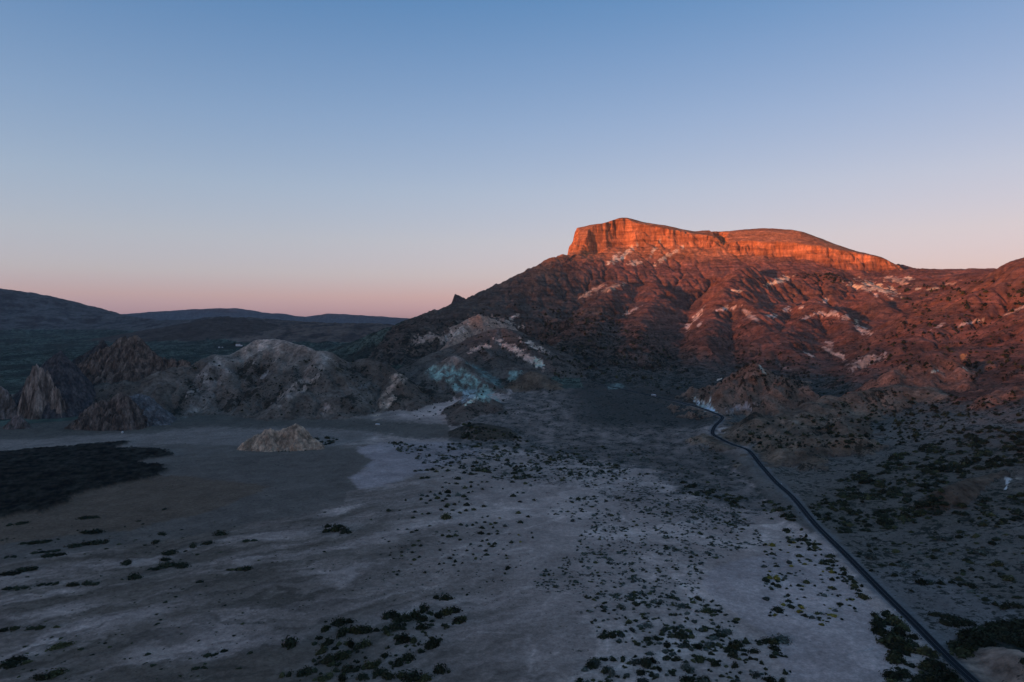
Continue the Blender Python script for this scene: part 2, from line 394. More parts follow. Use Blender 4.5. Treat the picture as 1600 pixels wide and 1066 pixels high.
def height(x, y, want_id=False, raw=False):
    x = np.asarray(x, float); y = np.asarray(y, float)
    z = base(x, y)
    r = np.hypot(x, y)
    back = sstep(250, -250, y)
    z = z * (1 - back)
    z = smax(z - 1.0, 0 * z, 3.0) - 0.75
    far = sstep(8600, 10800, r)
    z = z * (1 - far) + 60 * far
    z = z + sample_delta(x, y)
    mtn = sstep(40, 160, z) * sstep(-900, 0, x + 0.1 * y)
    idm = np.where((z > 62) & (x > -520 + 0.05 * y) & (y > 900) & (r < 7000), 1, 0)
    idm = np.where((r > 3300) & (x < -260) & (z > 75 + 52 * sstep(-1300, -2000, x)) & (r < 10500), 2, idm)
    # fine relief
    rough = np.clip(sstep(6, 60, z), 0, 1)
    z = z + rough * (fbm(x, y, 70, 4, 0.55, 3.0) * 4.0 + ridged(x, y, 30, 3, 0.55, 9.0) * 3.0)
    lsp = sstep(650, 200, x) * sstep(1700, 2100, y) * sstep(70, 180, z) * (y < 3600) * (x > -600)
    z = z + lsp * (ridged(x, y, 110, 6, 0.6, 19.0) * 19 - 6)
    lv = sstep(3000, 3600, r) * (x < 200) * sstep(60, 90, z - 55 * sstep(-1300, -2000, x))
    z = z + lv * ridged(x, y, 170, 4, 0.55, 5.0) * 14
    z = z + (1 - rough) * (fbm(x, y, 45, 3, 0.5, 7.0) * 0.5)
    # cliffs
    m = (x > 150) & (x < 2000) & (y > 2850) & (y < 4000)
    cl = np.zeros_like(z)
    if m.any():
        xm, ym = x[m], y[m]
        zp = plateau(xm, ym) + fbm(xm, ym, 60, 3) * 2.0
        for poly in (polyL, polyR):
            s = sdist(xm, ym, poly)
            ax = xm * 0.91 - ym * 0.41
            mod = np.clip(0.5 + 1.1 * fbm(xm, ym, 170, 2, 0.5, 14.0), 0.05, 1.2)
            flute = ridged(ax, ym * 0.2, 46, 3, 0.6, 2.0) * 6 + fbm(ax, ym * 0.3, 17, 3, 0.65, 4.0) * 5 * mod + fbm(xm, ym, 150, 4, 0.55, 8.0) * 17
            crack = mod * np.exp(-(perlin(ax / 75.0 + fbm(ax, ym, 60, 2) * 0.4, ym / 300.0 + 3.3) / 0.06) ** 2) + 0.5 * mod * np.exp(-(perlin(ax / 29.0 + 7, ym / 200.0) / 0.06) ** 2)
            s2 = s + flute - 12 * crack - 2
            width = 30 + 34 * sstep(-0.2, 0.6, fbm(xm, ym, 190, 3, 0.55, 12.0))
            w = np.clip((s2 + width * 0.8) / width, 0, 1)
            w = np.clip(w + 0.075 * np.sin(w * 15 + fbm(xm, ym, 90, 2) * 6) * (w > 0.02) * (w < 0.98), 0, 1)
            w = np.clip(w * 1.0, 0, 1)
            zz = z[m]
            up = zz + (np.maximum(zp, zz) - zz) * w
            # talus apron against the cliff foot
            tal = sstep(-130, -8, s2) * (1 - w) * (10 + 14 * fbm(xm, ym, 90, 3, 0.6, 30.0))
            up = up + fbm(xm, ym, 26, 3, 0.6, 44.0) * 9 * sstep(0.02, 0.2, w) * sstep(1.0, 0.85, w)
            z[m] = np.maximum(up, zz + tal)
            cl[m] = np.maximum(cl[m], w * (1 - sstep(0.985, 1.0, w)))
            idm[m] = np.where(w > 0.02, 1, idm[m])
    for name, h in HILLS.items():
        pts = [[P(*p) for p in rd] for rd in h['ridges']]
        allp = np.array([q for rd in pts for q in rd])
        reach = (allp[:, 2].max() + 60) / h['k'] + h['rad'] * 2
        mm = (x > allp[:, 0].min() - reach) & (x < allp[:, 0].max() + reach) & (y > allp[:, 1].min() - reach) & (y < allp[:, 1].max() + reach)
        if not mm.any(): continue
        xm, ym = x[mm], y[mm]
        lam = h['lam']
        wx = xm + fbm(xm, ym, lam * 1.5, 2, 0.5, h['id']) * lam * 0.10
        wy = ym + fbm(xm, ym, lam * 1.5, 2, 0.5, h['id'] + 40) * lam * 0.10
        f = np.full(xm.shape, -1e9)
        for rd in pts:
            f = np.maximum(f, ridge_field(wx, wy, rd, h['k'], h['rad']))
        top = allp[:, 2].max()
        depth_below = np.clip((top - f) / 60.0, 0, 1)
        f = f - h['gul'] * sstep(0.0, 0.5, depth_below) * (0.5 + 0.5 * ridged(wx, wy, lam, 4, 0.55, h['id'] * 2.0)) + fbm(xm, ym, lam * 0.35, 3, 0.6, h['id'] + 7) * h['gul'] * 0.22 + fbm(xm, ym, lam * 1.1, 3, 0.6, h['id'] + 3) * h.get('lump', 0) * sstep(0.02, 0.3, depth_below)
        zz = z[mm]
        nz = smax(f, zz, 5.0)
        idm[mm] = np.where(f > zz + 2.0, h['id'], idm[mm])
        z[mm] = nz
    if not raw:
        z = z + sample_delta2(x, y)
    if want_id:
        return z, idm, cl
    return z

# rain gullies of the foothills
FX0, FX1, FY0, FY1, ES = -1150.0, 1300.0, 930.0, 1980.0, 5.5
FXX, FYY = np.meshgrid(np.arange(FX0, FX1, ES), np.arange(FY0, FY1, ES))
FH, FID, _ = height(FXX.ravel(), FYY.ravel(), True, True)
FH = FH.reshape(FXX.shape); FID = FID.reshape(FXX.shape)
NYE, NXE = FH.shape
flat_idx = np.arange(NYE * NXE).reshape(NYE, NXE)
FH2 = erode(FH + fbm(FXX, FYY, 50, 4, 0.6, 71.0) * 3.0 * (FID > 2), 9, 0.30, 0.42, 0.02)
FDELTA = (FH2 - FH) * sstep(0, 60, np.minimum.reduce([FXX - FX0, FX1 - FXX, FYY - FY0, FY1 - FYY])) * sstep(6, 22, FH)
def sample_delta2(x, y):
    ny, nx = FDELTA.shape
    fx = np.clip((x - FX0) / ES, 0, nx - 1.001); fy = np.clip((y - FY0) / ES, 0, ny - 1.001)
    ix = fx.astype(int); iy = fy.astype(int); u = fx - ix; v = fy - iy
    d = FDELTA
    r = (d[iy, ix] * (1 - u) * (1 - v) + d[iy, ix + 1] * u * (1 - v) + d[iy + 1, ix] * (1 - u) * v + d[iy + 1, ix + 1] * u * v)
    return np.where((x > FX0) & (x < FX1 - ES) & (y > FY0) & (y < FY1 - ES), r, 0.0)

# ------------------------------------------------------------------ one land surface, fine in front of the viewpoint and coarse elsewhere
az_in = np.radians(np.arange(-42, 42.001, 0.075))
az_out = np.radians(np.concatenate([np.arange(43, 60, 1.0), np.arange(60, 300, 3.0), np.arange(300, 318, 1.0)]))
AZ = np.concatenate([az_in, az_out])
NIN = len(az_in)
rr = [5, 60, 140, 210, 260, 290]
r = 305.0
while r < 1000:
    rr.append(r); r += max(0.75, 1.5 * r * r / 124560.0 * 0.62)
while r < 2950: rr.append(r); r += 5.0
while r < 3650: rr.append(r); r += 3.2
while r < 15000: rr.append(r); r *= 1.011
RR = np.array(rr)
NC, NR = len(AZ), len(RR)
XX = np.outer(RR, np.sin(AZ)); YY = np.outer(RR, np.cos(AZ))
ZZ, IDM, CLF = height(XX.ravel(), YY.ravel(), True)
ZZ = ZZ.reshape(NR, NC); IDM = IDM.reshape(NR, NC); CLF = CLF.reshape(NR, NC)
print('land grid', NR, NC, NR * NC)

def ground_hit(px, py):
    """first point of the land that the pixel's ray meets"""
    xn, yn = (px - 800.0) / F, (533.0 - py) / F
    yv = CP + yn * SP; zv = -SP + yn * CP
    a = math.atan2(xn, yv)
    c = np.clip((a - az_in[0]) / (az_in[1] - az_in[0]), 0, NIN - 1.001)
    i = int(c); u = c - i
    prof = ZZ[:, i] * (1 - u) + ZZ[:, i + 1] * u
    tz = zv / math.hypot(xn, yv)
    ray = CAMZ + RR * tz
    hit = np.nonzero(prof >= ray)[0]
    if len(hit) == 0: return None
    j = hit[0]
    if j == 0: return None
    d0 = ray[j - 1] - prof[j - 1]; d1 = ray[j] - prof[j]
    t = d0 / (d0 - d1)
    R = RR[j - 1] + t * (RR[j] - RR[j - 1])
    return np.array([R * math.sin(a), R * math.cos(a), CAMZ + R * tz])
def land_z(x, y):
    """height of the land mesh at plan points"""
    x = np.asarray(x, float); y = np.asarray(y, float)
    a = np.arctan2(x, y); R = np.hypot(x, y)
    c = np.clip((a - az_in[0]) / (az_in[1] - az_in[0]), 0, NIN - 1.001); i = c.astype(int); u = c - i
    j = np.clip(np.searchsorted(RR, R) - 1, 0, NR - 2); v = (R - RR[j]) / (RR[j + 1] - RR[j])
    return ZZ[j, i] * (1 - u) * (1 - v) + ZZ[j, i + 1] * u * (1 - v) + ZZ[j + 1, i] * (1 - u) * v + ZZ[j + 1, i + 1] * u * v

# ------------------------------------------------------------------ the road: traced line, then the land graded to carry it
ROADPX = [(1545, 1090, 0), (1523, 1066, 0), (1482, 1028, 0), (1430, 975, 0), (1380, 926, 0), (1325, 870, 1), (1274.7, 820, 2), (1239.5, 778, 3.5), (1211.6, 752.7, 5), (1189, 727, 6.5), (1171, 705, 8.5), (1158, 699, 9.5), (1143, 694, 10.5), (1123, 684, 14), (1113.5, 677, 16), (1117, 666, 20), (1126.5, 656.5, 24), (1128, 651, 26), (1115, 645, 28), (1095, 637.5, 31), (1075, 632, 34), (1057, 627, 37), (1025, 620, 40), (985, 611, 44), (955, 604.5, 48), (930, 599, 52)]
rp = np.array([PG(*p) for p in ROADPX])
def catmull(p, n=14):
    out = []
    for i in range(len(p) - 1):
        p0 = p[max(i - 1, 0)]; p1 = p[i]; p2 = p[i + 1]; p3 = p[min(i + 2, len(p) - 1)]
        for t in np.arange(n) / n:
            out.append(0.5 * (2 * p1 + (p2 - p0) * t + (2 * p0 - 5 * p1 + 4 * p2 - p3) * t * t + (3 * p1 - p0 - 3 * p2 + p3) * t ** 3))
    out.append(p[-1]); return np.array(out)
road_c = catmull(rp)
for _ in range(6):
    road_c[1:-1, 2] = 0.25 * road_c[:-2, 2] + 0.5 * road_c[1:-1, 2] + 0.25 * road_c[2:, 2]
ROADD = np.full(ZZ.shape, 1e9); ROADZ = np.zeros(ZZ.shape)
bb = (XX > road_c[:, 0].min() - 60) & (XX < road_c[:, 0].max() + 60) & (YY > road_c[:, 1].min() - 60) & (YY < road_c[:, 1].max() + 60)
_x, _y = XX[bb], YY[bb]; _d = np.full(_x.shape, 1e9); _z = np.zeros(_x.shape)
for a, b in zip(road_c[:-1], road_c[1:]):
    dx, dy = b[0] - a[0], b[1] - a[1]
    t = np.clip(((_x - a[0]) * dx + (_y - a[1]) * dy) / (dx * dx + dy * dy + 1e-9), 0, 1)
    d = np.hypot(_x - a[0] - t * dx, _y - a[1] - t * dy)
    m = d < _d; _d[m] = d[m]; _z[m] = (a[2] + t * (b[2] - a[2]))[m]
ROADD[bb] = _d; ROADZ[bb] = _z
_w = 1 - sstep(9, 32, ROADD)
ZZ = ZZ * (1 - _w) + (ROADZ - 0.12) * _w


# photo pixel of every land vertex (used to lay out the soil regions traced from the photograph)
yc = YY * CP - (ZZ - CAMZ) * SP
yc = np.where(yc < 1, np.nan, yc)
UU = 800 + F * XX / yc
VV = 533 - F * ((ZZ - CAMZ) * CP + YY * SP) / yc
UU = np.nan_to_num(UU, nan=-9999); VV = np.nan_to_num(VV, nan=-9999)
def in_poly(u, v, poly):
    ins = np.zeros(u.shape, bool); n = len(poly)
    for i in range(n):
        a = poly[i]; b = poly[(i + 1) % n]
        c = ((a[1] > v) != (b[1] > v)) & (u < (b[0] - a[0]) * (v - a[1]) / (b[1] - a[1] + 1e-12) + a[0])
        ins ^= c
    return ins

# ------------------------------------------------------------------ soil and rock colours
C = np.empty((NR, NC, 3))
C[:] = (0.385, 0.295, 0.278)
RRg = np.hypot(XX, YY)
n1 = fbm(XX, YY, 80, 4, 0.55, 21.0); n2 = fbm(XX, YY, 22, 4, 0.6, 22.0); n3 = fbm(XX, YY, 260, 3, 0.5, 23.0)
n5 = fbm(XX, YY, 9, 3, 0.6, 25.0)
wu = UU + n2 * 5 * np.clip(600 / RRg, 0.2, 1.5); wv = VV + n1 * 3 * np.clip(600 / RRg, 0.2, 1.5)
def mixc(mask, col, amt=1.0):
    m = (mask * amt)[..., None]
    C[:] = C * (1 - m) + np.array(col) * m
def region(poly, col, amt=1.0, soft=None, rmin=0, rmax=99999, blur=None, rag=None):
    us = [p[0] for p in poly]; vs_ = [p[1] for p in poly]
    if blur is None: blur = 4.0
    if rag is None: rag = blur * 2.2
    g = blur + rag + 2
    bb = (UU > min(us) - g) & (UU < max(us) + g) & (VV > min(vs_) - g) & (VV < max(vs_) + g) & (RRg >= rmin) & (RRg <= rmax)
    m = np.zeros(UU.shape)
    # distances in px, with the vertical stretched because the ground is seen at a slant
    d = sdist(UU[bb], VV[bb] * 2.2, np.array([(a, b * 2.2) for a, b in poly], float))
    m[bb] = sstep(-blur, blur, d + rag * (0.6 * n1[bb] + 0.5 * n2[bb] + 0.45 * n5[bb]))
    if soft is not None:
        m = m * soft
    mixc(m, col, amt)
    return m
# plain: large soft tone changes
C *= (1 + 0.10 * n3 + 0.05 * n1)[..., None]
# dried-up rivulets that braid across the pan
nearp = (RRg < 1250) * 1.0
bx = XX + 30 * n1 + 8 * n2; by = YY + 30 * fbm(XX, YY, 80, 3, 0.5, 91.0)
ru = bx * 0.80 + by * 0.60; rv = -bx * 0.60 + by * 0.80
riv = np.exp(-(fbm(ru / 3.0, rv, 34, 2, 0.5, 92.0) / 0.07) ** 2)
riv2 = np.exp(-(fbm(ru / 2.2, rv, 85, 2, 0.5, 95.0) / 0.05) ** 2)
C *= (1 + nearp * (0.30 * riv * (0.4 + n1) + 0.34 * riv2 - 0.08))[..., None]
shoal = sstep(-0.05, 0.05, fbm(bx / 1.5, by, 120, 4, 0.45, 97.0))
C *= (1 - 0.18 * nearp * shoal)[..., None]
mixc(sstep(60, 160, XX + 0.1 * n1) * sstep(1080, 1170, RRg + 40 * n1), (0.056, 0.053, 0.05))
mixc(sstep(-120, -260, XX + 60 * n1) * sstep(930, 1060, RRg + 60 * n1 + 20 * n2) * 0.8, (0.12, 0.105, 0.1))
mixc((RRg > 1500) * 1.0, (0.075, 0.072, 0.07))
# streaks of wind-blown ash at the left, lying along one direction
sx = XX * 0.84 + YY * 0.55; sy = -XX * 0.55 + YY * 0.84 + 34 * fbm(XX, YY, 230, 3, 0.5, 29.0) + 6 * n2
st = fbm(sx / 5.0, sy, 30, 5, 0.6, 31.0)
lf = sstep(120, -160, XX + 0.25 * (YY - 480)) * (RRg < 1050)
mixc(lf * np.clip(0.68 + 0.62 * st, 0, 0.95), (0.115, 0.09, 0.077))
mixc(lf * np.clip(1.2 * fbm(sx / 9.0, sy, 9, 3, 0.6, 33.0), 0, 0.5), (0.06, 0.05, 0.044))
# brown-grey sheet at the left and its scalloped edge
region([(-200, 690), (300, 694), (529, 700), (557, 700), (562, 708), (585, 719), (575, 728), (547, 747), (555, 759), (562, 765), (542, 769), (537, 787), (476, 802), (400, 816), (330, 832), (200, 852), (0, 880), (-200, 900)], (0.11, 0.093, 0.086), 0.85, rmax=1150, blur=2.5, rag=5)
region([(-200, 720), (180, 740), (300, 745), (420, 760), (330, 800), (200, 830), (0, 850), (-200, 870)], (0.115, 0.082, 0.064), 0.85, rmax=1150)
# light pan edge right of the scallop
region([(557, 700), (600, 692), (700, 690), (760, 705), (690, 730), (640, 745), (600, 760), (562, 765), (555, 759), (547, 747), (575, 728), (585, 719), (562, 708)], (0.33, 0.27, 0.29), 0.65, rmax=1150, blur=5, rag=7)
# lower right pan
region([(1100, 905), (1118, 884), (1200, 864), (1290, 850), (1345, 930), (1390, 990), (1400, 1030), (1380, 1080), (1240, 1080), (1200, 1000), (1150, 960), (1110, 930)], (0.325, 0.262, 0.27), 0.6, rmax=700)
region([(-200, 640), (330, 645), (700, 660), (720, 690), (640, 684), (560, 672), (470, 668), (330, 668), (200, 677), (90, 684), (-200, 692)], (0.075, 0.068, 0.062), 0.9, rmax=1500, blur=8, rag=12)
# scrub-covered fan between the plain and the road
fan = [(700, 694), (716, 660), (760, 640), (800, 606), (870, 585), (960, 590), (1030, 618), (1095, 640), (1112, 668), (1108, 690), (1150, 725), (1185, 765), (1215, 800), (1150, 792), (1060, 765), (1010, 735), (940, 722), (880, 712), (830, 704), (760, 698)]
region(fan, (0.05, 0.051, 0.051), 0.9, soft=np.clip(0.85 + 0.35 * n2, 0, 1), rmax=1700, blur=14, rag=24)
region([(600, 694), (700, 688), (830, 690), (1010, 730), (1200, 800), (1140, 830), (1000, 790), (900, 760), (760, 740), (640, 715)], (0.10, 0.097, 0.1), 0.5, soft=np.clip(0.6 + 0.8 * n2, 0, 1), rmax=1200, blur=20, rag=30)
region([(1090, 700), (1120, 695), (1185, 712), (1225, 755), (1285, 820), (1270, 835), (1215, 800), (1160, 745)], (0.075, 0.07, 0.066), 0.85, rmax=1200, blur=6, rag=10)
# ground right of the road
rt = [(1132, 655), (1160, 690), (1200, 735), (1250, 800), (1300, 850), (1400, 950), (1490, 1030), (1540, 1100), (1800, 1100), (1800, 600), (1300, 640), (1180, 640)]
region(rt, (0.098, 0.091, 0.086), 0.9, rmax=1700, blur=5, rag=8)
region([(1230, 790), (1290, 760), (1390, 715), (1500, 690), (1800, 670), (1800, 790), (1500, 820), (1300, 835)], (0.085, 0.076, 0.066), 0.7, soft=np.clip(0.7 + n2, 0, 1), rmax=1000)
region([(1330, 905), (1400, 880), (1480, 905), (1560, 935), (1620, 985), (1540, 990), (1490, 1005), (1440, 980), (1390, 945)], (0.14, 0.13, 0.135), 0.75, rmax=700)
region([(1420, 1066), (1470, 1010), (1520, 985), (1800, 975), (1800, 1100), (1400, 1100)], (0.028, 0.03, 0.026), 0.85, rmax=500)
# pale verges and cuttings by the road bends
region([(1085, 678), (1105, 668), (1112, 680), (1130, 690), (1165, 704), (1172, 714), (1130, 708), (1100, 695)], (0.19, 0.155, 0.145), 0.9, rmax=1300)
region([(1120, 673), (1140, 677), (1150, 690), (1135, 692)], (0.2, 0.165, 0.155), 0.9, rmax=1300)
region([(1150, 712), (1172, 716), (1215, 770), (1205, 775), (1175, 745)], (0.15, 0.135, 0.13), 0.5, rmax=1100)
# hills, mountain, far country
flank = {2: (0.062, 0.06, 0.064), 3: (0.098, 0.088, 0.082), 4: (0.088, 0.074, 0.066), 5: (0.1, 0.09, 0.085), 6: (0.078, 0.07, 0.066), 7: (0.20, 0.148, 0.125), 8: (0.10, 0.078, 0.062),
         9: (0.092, 0.074, 0.067), 10: (0.055, 0.05, 0.042), 11: (0.135, 0.096, 0.078), 12: (0.135, 0.103, 0.082), 13: (0.17, 0.095, 0.072), 14: (0.085, 0.066, 0.054), 15: (0.17, 0.135, 0.12), 16: (0.07, 0.068, 0.074), 17: (0.08, 0.085, 0.10), 19: (0.15, 0.088, 0.07), 20: (0.09, 0.078, 0.072), 18: (0.06, 0.05, 0.047)}
for k, c in flank.items():
    mixc((IDM == k) * 1.0, c)
# mountain: grey scrub at the left foot, oxide red towards the right
red = sstep(150, 620, XX - 0.10 * (YY - 2400) + n3 * 160 + 0.95 * (ZZ - 250)) * (0.75 + 0.25 * n1)
M1 = ((IDM == 1) | ((IDM == 0) & (XX > 0) & (YY > 1100))) * sstep(38, 120, ZZ + 28 * n1 + 20 * n2)
mixc(M1, (0.085, 0.076, 0.07))
mixc(M1 * np.clip(red, 0, 1), (0.19, 0.088, 0.07))
dz = np.clip(0.5 + 1.3 * fbm(XX, YY, 190, 4, 0.6, 51.0), 0, 1)
mixc(M1 * dz * 0.45 * sstep(420, 300, ZZ), (0.075, 0.055, 0.048))
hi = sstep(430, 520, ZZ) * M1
mixc(hi * 0.75, (0.38, 0.17, 0.085))  # sunlit orange of plateau and upper talus put into the rock colour
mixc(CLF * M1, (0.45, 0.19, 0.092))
band = np.clip(0.5 + 1.2 * fbm(XX * 0.6, YY * 0.2 + ZZ * 2.5, 60, 4, 0.6, 77.0), 0, 1)
mixc(CLF * M1 * band * 0.75, (0.19, 0.075, 0.036))
lowr = M1 * sstep(150, 60, ZZ) * sstep(500, 900, XX)
mixc(lowr * 0.4, (0.10, 0.08, 0.07))
# far plain, green with brush
fp = (IDM == 0) & (RRg > 1450) & (XX < 150)
mixc(fp * 1.0, (0.058, 0.078, 0.070))
gn = fbm(XX, YY * 0.6, 160, 4, 0.65, 61.0)
mixc(fp * np.clip(0.25 + 1.5 * gn, 0, 0.9), (0.03, 0.036, 0.036))
mixc(fp * np.clip(-0.1 - 1.5 * gn, 0, 0.6), (0.085, 0.115, 0.105))
fl = (IDM == 2) * 1.0
mixc(fl * sstep(-2200, -1300, XX), (0.08, 0.062, 0.056))
mixc(fl * np.clip(0.2 + 1.6 * gn, 0, 0.85), (0.03, 0.027, 0.028))
# summit of the grey hill is paler
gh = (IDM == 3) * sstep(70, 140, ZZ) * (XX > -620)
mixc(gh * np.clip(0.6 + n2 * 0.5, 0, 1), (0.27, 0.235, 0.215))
fn3 = np.clip(0.35 + 1.4 * fbm(XX, YY, 75, 4, 0.6, 53.0), 0, 1)
mixc(((IDM > 2) & (IDM < 15) & (IDM != 7) & (IDM != 11)) * fn3 * 0.55 * (1 - gh * 0.7), (0.045, 0.043, 0.04))
region([(500, 548), (515, 552), (505, 580), (470, 615), (440, 640), (430, 630), (470, 590)], (0.2, 0.172, 0.16), 0.75, soft=np.clip(0.7 + n2, 0, 1), rmin=1200, rmax=1600)
region([(330, 560), (372, 560), (350, 595), (320, 640), (290, 650), (300, 600)], (0.18, 0.16, 0.155), 0.75, soft=np.clip(0.7 + n2, 0, 1), rmin=1200, rmax=1600)
# crest of the brown hill
region([(610, 588), (622, 583), (634, 592), (618, 612), (600, 640), (588, 656), (580, 650), (598, 618)], (0.3, 0.235, 0.2), 0.85, soft=np.clip(0.65 + n2, 0, 1), rmin=1200, rmax=1600)
# mineral colours of the turquoise hill
TQ = (0.17, 0.265, 0.26)
region([(664, 583), (688, 566), (714, 570), (740, 588), (770, 610), (782, 628), (745, 628), (716, 610), (696, 596), (676, 592)], TQ, 0.95, soft=np.clip(0.6 + n2 * 1.4, 0, 1), rmin=1250, rmax=1700)
region([(730, 566), (760, 580), (785, 600), (770, 602), (745, 585)], (0.11, 0.17, 0.175), 0.8, soft=np.clip(0.7 + n2, 0, 1), rmin=1250, rmax=1700)
region([(718, 612), (744, 608), (738, 622), (722, 630)], (0.2, 0.24, 0.28), 0.8, soft=np.clip(0.7 + n2, 0, 1), rmin=1200, rmax=1700)
region([(690, 560), (709, 554), (720, 560), (716, 574), (692, 572)], (0.17, 0.15, 0.14), 0.8, soft=np.clip(0.8 + n2, 0, 1), rmin=1250, rmax=1700)
region([(795, 580), (812, 580), (806, 594), (796, 592)], TQ, 0.7, rmin=1250, rmax=1800)
region([(944, 601), (968, 600), (972, 606), (948, 607)], (0.17, 0.23, 0.23), 0.8, rmin=1200, rmax=1800)

# pale ash and pumice patches: (x, y, half-length, half-height, tilt, colour)
PALE = (0.55, 0.44, 0.38)
PK = (0.62, 0.45, 0.33)
MUD = (0.36, 0.27, 0.235)
patches = []
def pt(x, y, a, b, ang=0.0, col=PALE, amt=0.9):
    patches.append((x, y, a, b, ang, col, amt))
for v in [(978, 397, 16, 4, -35, PK), (1022, 391, 11, 3, -55, PK), (1042, 402, 18, 4, -35, PK), (992, 410, 8, 5, 0, PK), (960, 404, 10, 4, -40, PK),
          (955, 450, 16, 4, -20, PK, .6), (930, 452, 12, 3, -25, PK, .6), (915, 462, 12, 3, -15, PK, .5), (985, 487, 10, 2.5, -30), (1088, 494, 11, 4, -50), (1075, 511, 4, 6, 0), (1093, 507, 4, 2, -40),
          (1136, 482, 14, 3.5, -10), (1168, 490, 9, 4, 45, PALE, .6), (1180, 498, 8, 3.5, 45, PALE, .6), (1220, 438, 17, 4.5, -20, PK), (1150, 455, 8, 2.5, 0, PK), (1229, 484, 5, 5, 0), (1208, 494, 8, 2.5, 0),
          (1252, 480, 5, 2, -25), (1290, 470, 6, 3, 0), (1268, 493, 14, 2.5, -22), (1288, 491, 8, 2.5, 15), (1305, 491, 10, 4, 15), (1321, 495, 5, 4, 0), (1338, 504, 6, 3, 60, PK), (1350, 517, 12, 6, 30), (1345, 449, 20, 4, 14, PK), (1372, 450, 26, 6, 22, PK), (1392, 449, 9, 3, 40, PK), (1366, 460, 5, 2, 20), (1392, 466, 6, 2, 30),
          (1402, 438, 14, 5, 15, PK, .7), (1420, 435, 7, 2, 15, PK), (1437, 451, 6, 2, 0, PK), (1310, 555, 15, 4.5, 30), (1263, 553, 6, 2.5, 30), (1290, 545, 5, 2, 30), (1355, 563, 22, 7, -15, PALE, .55), (1345, 573, 12, 4, -10), (1298, 538, 6, 5, 30, PALE, .5),
          (1468, 509, 9, 3, -30), (1508, 507, 11, 2.5, -22), (1535, 500, 9, 2.5, -12, PK), (1590, 484, 14, 2.5, -25, PK, .7), (1455, 452, 8, 2, -10, PK), (1485, 443, 6, 2, 0, PK, .6),
          (801, 545, 22, 6, 26, MUD), (826, 560, 17, 6, 30, MUD), (841, 567, 7, 5, 40, PALE), (835, 541, 17, 4, 28, MUD), (742, 546, 10, 3.5, -25, MUD), (757, 541, 10, 3.5, 5, MUD), (800, 497, 10, 3, -30), (815, 510, 5, 2, 0), (790, 502, 14, 3, 20, PALE, .5),
          (670, 528, 22, 7, -12, (0.38, 0.28, 0.24), .85), (700, 527, 14, 6, -35, (0.4, 0.31, 0.28), .85), (742, 502, 16, 9, -20, (0.27, 0.17, 0.13), .8), (720, 517, 14, 5, -30, (0.36, 0.28, 0.25), .8),
          (735, 627, 7, 3.5, -30), (512, 637, 6, 7, 0, (0.25, 0.2, 0.19), .7), (417, 585, 8, 3, -30, (0.22, 0.22, 0.23), .7), (528, 577, 8, 3, 20, (0.16, 0.12, 0.08), .6), (735, 677, 8, 6, 0, (0.16, 0.12, 0.11), .6), (567, 605, 6, 2, 0, (0.2, 0.22, 0.24), .5),
          (1100, 633, 10, 7, 35, (0.46, 0.50, 0.48), .95), (1112, 641, 8, 3, 35, (0.46, 0.5, 0.48), .95), (1160, 636, 16, 6, -12, (0.25, 0.23, 0.25), .8), (1148, 643, 8, 5, 0, (0.22, 0.2, 0.2), .7), (1190, 576, 6, 1.5, 60), (1194, 584, 3.5, 1.5, 60), (1124, 593, 3, 1.2, -20), (1228, 575, 12, 3, 25, (0.25, 0.2, 0.18), .6),
          (1235, 659, 14, 2.5, 5, (0.25, 0.2, 0.17), .6), (1505, 558, 4, 6, 30, (0.5, 0.22, 0.09), .8), (1508, 577, 9, 2, 50, (0.5, 0.34, 0.27), .8), (1460, 580, 5, 2, 0, PALE), (1432, 613, 7, 3, 0, (0.28, 0.2, 0.15), .7),
          (1573, 757, 2.2, 10, 0, (0.5, 0.5, 0.53), 1.0), (1577, 749, 4, 2, 0, (0.5, 0.5, 0.52), 1.0), (1588, 748, 8, 1.3, 0, (0.3, 0.27, 0.24), .8), (1591, 768, 12, 5, 10, (0.14, 0.12, 0.1), .8),
          (1240, 773, 9, 5, 30, (0.2, 0.16, 0.155), .7), (1246, 787, 6, 3, 30, (0.2, 0.16, 0.155), .6), (1265, 815, 7, 2.5, 45, (0.25, 0.24, 0.26), .8),
          (1345, 1018, 20, 1.2, -15, (0.26, 0.24, 0.25), .7)]:
    pt(*v)
for (x, y, a, b, ang, col, amt) in patches:
    q = ground_hit(x, y)
    if q is None: continue
    D = math.hypot(q[0], q[1])
    R_ = max(a, b) * D / F * 3 + 40
    m = (np.abs(UU - x) < a + b + 6) & (np.abs(VV - y) < a + b + 6) & (np.abs(RRg - D) < max(60, R_ * 1.5))
    if not m.any(): continue
    ca, sa = math.cos(math.radians(ang)), math.sin(math.radians(ang))
    jit = fbm(XX[m], YY[m], 20 * D / 2500, 4, 0.65, x)
    du = UU[m] - x; dv = VV[m] - y
    e1 = (du * ca + dv * sa) / (a * 1.1); e2 = (-du * sa + dv * ca) / (b * 0.85)
    e = np.sqrt(e1 * e1 + e2 * e2) + jit * 1.1
    w = np.clip((1.05 - e) / 0.35, 0, 1) * amt
    C[m] = C[m] * (1 - w[:, None]) + np.array(col) * w[:, None]
# lava field, nearly black
LAVA = [(-200, 700), (0, 699), (30, 695.5), (66, 698), (114, 699), (127, 692), (152, 688), (212, 686.5), (185, 700.5), (241, 703), (258, 705.6), (266, 712), (223, 722), (253, 727), (264, 735), (241, 746), (203, 755), (152, 765), (114, 776.5), (106, 789), (63, 800.6), (25, 805.7), (0, 809.5), (-200, 830)]
lavam = region(LAVA, (0.011, 0.0115, 0.010), 0.97, rmax=1200, blur=3.0, rag=12)
C *= np.clip(1 + lavam * (0.9 * n5 + 0.7 * n2), 0.35, 2.4)[..., None]
ZZ += lavam * (1.6 + 2.2 * ridged(XX, YY, 13, 4, 0.65, 3.0))
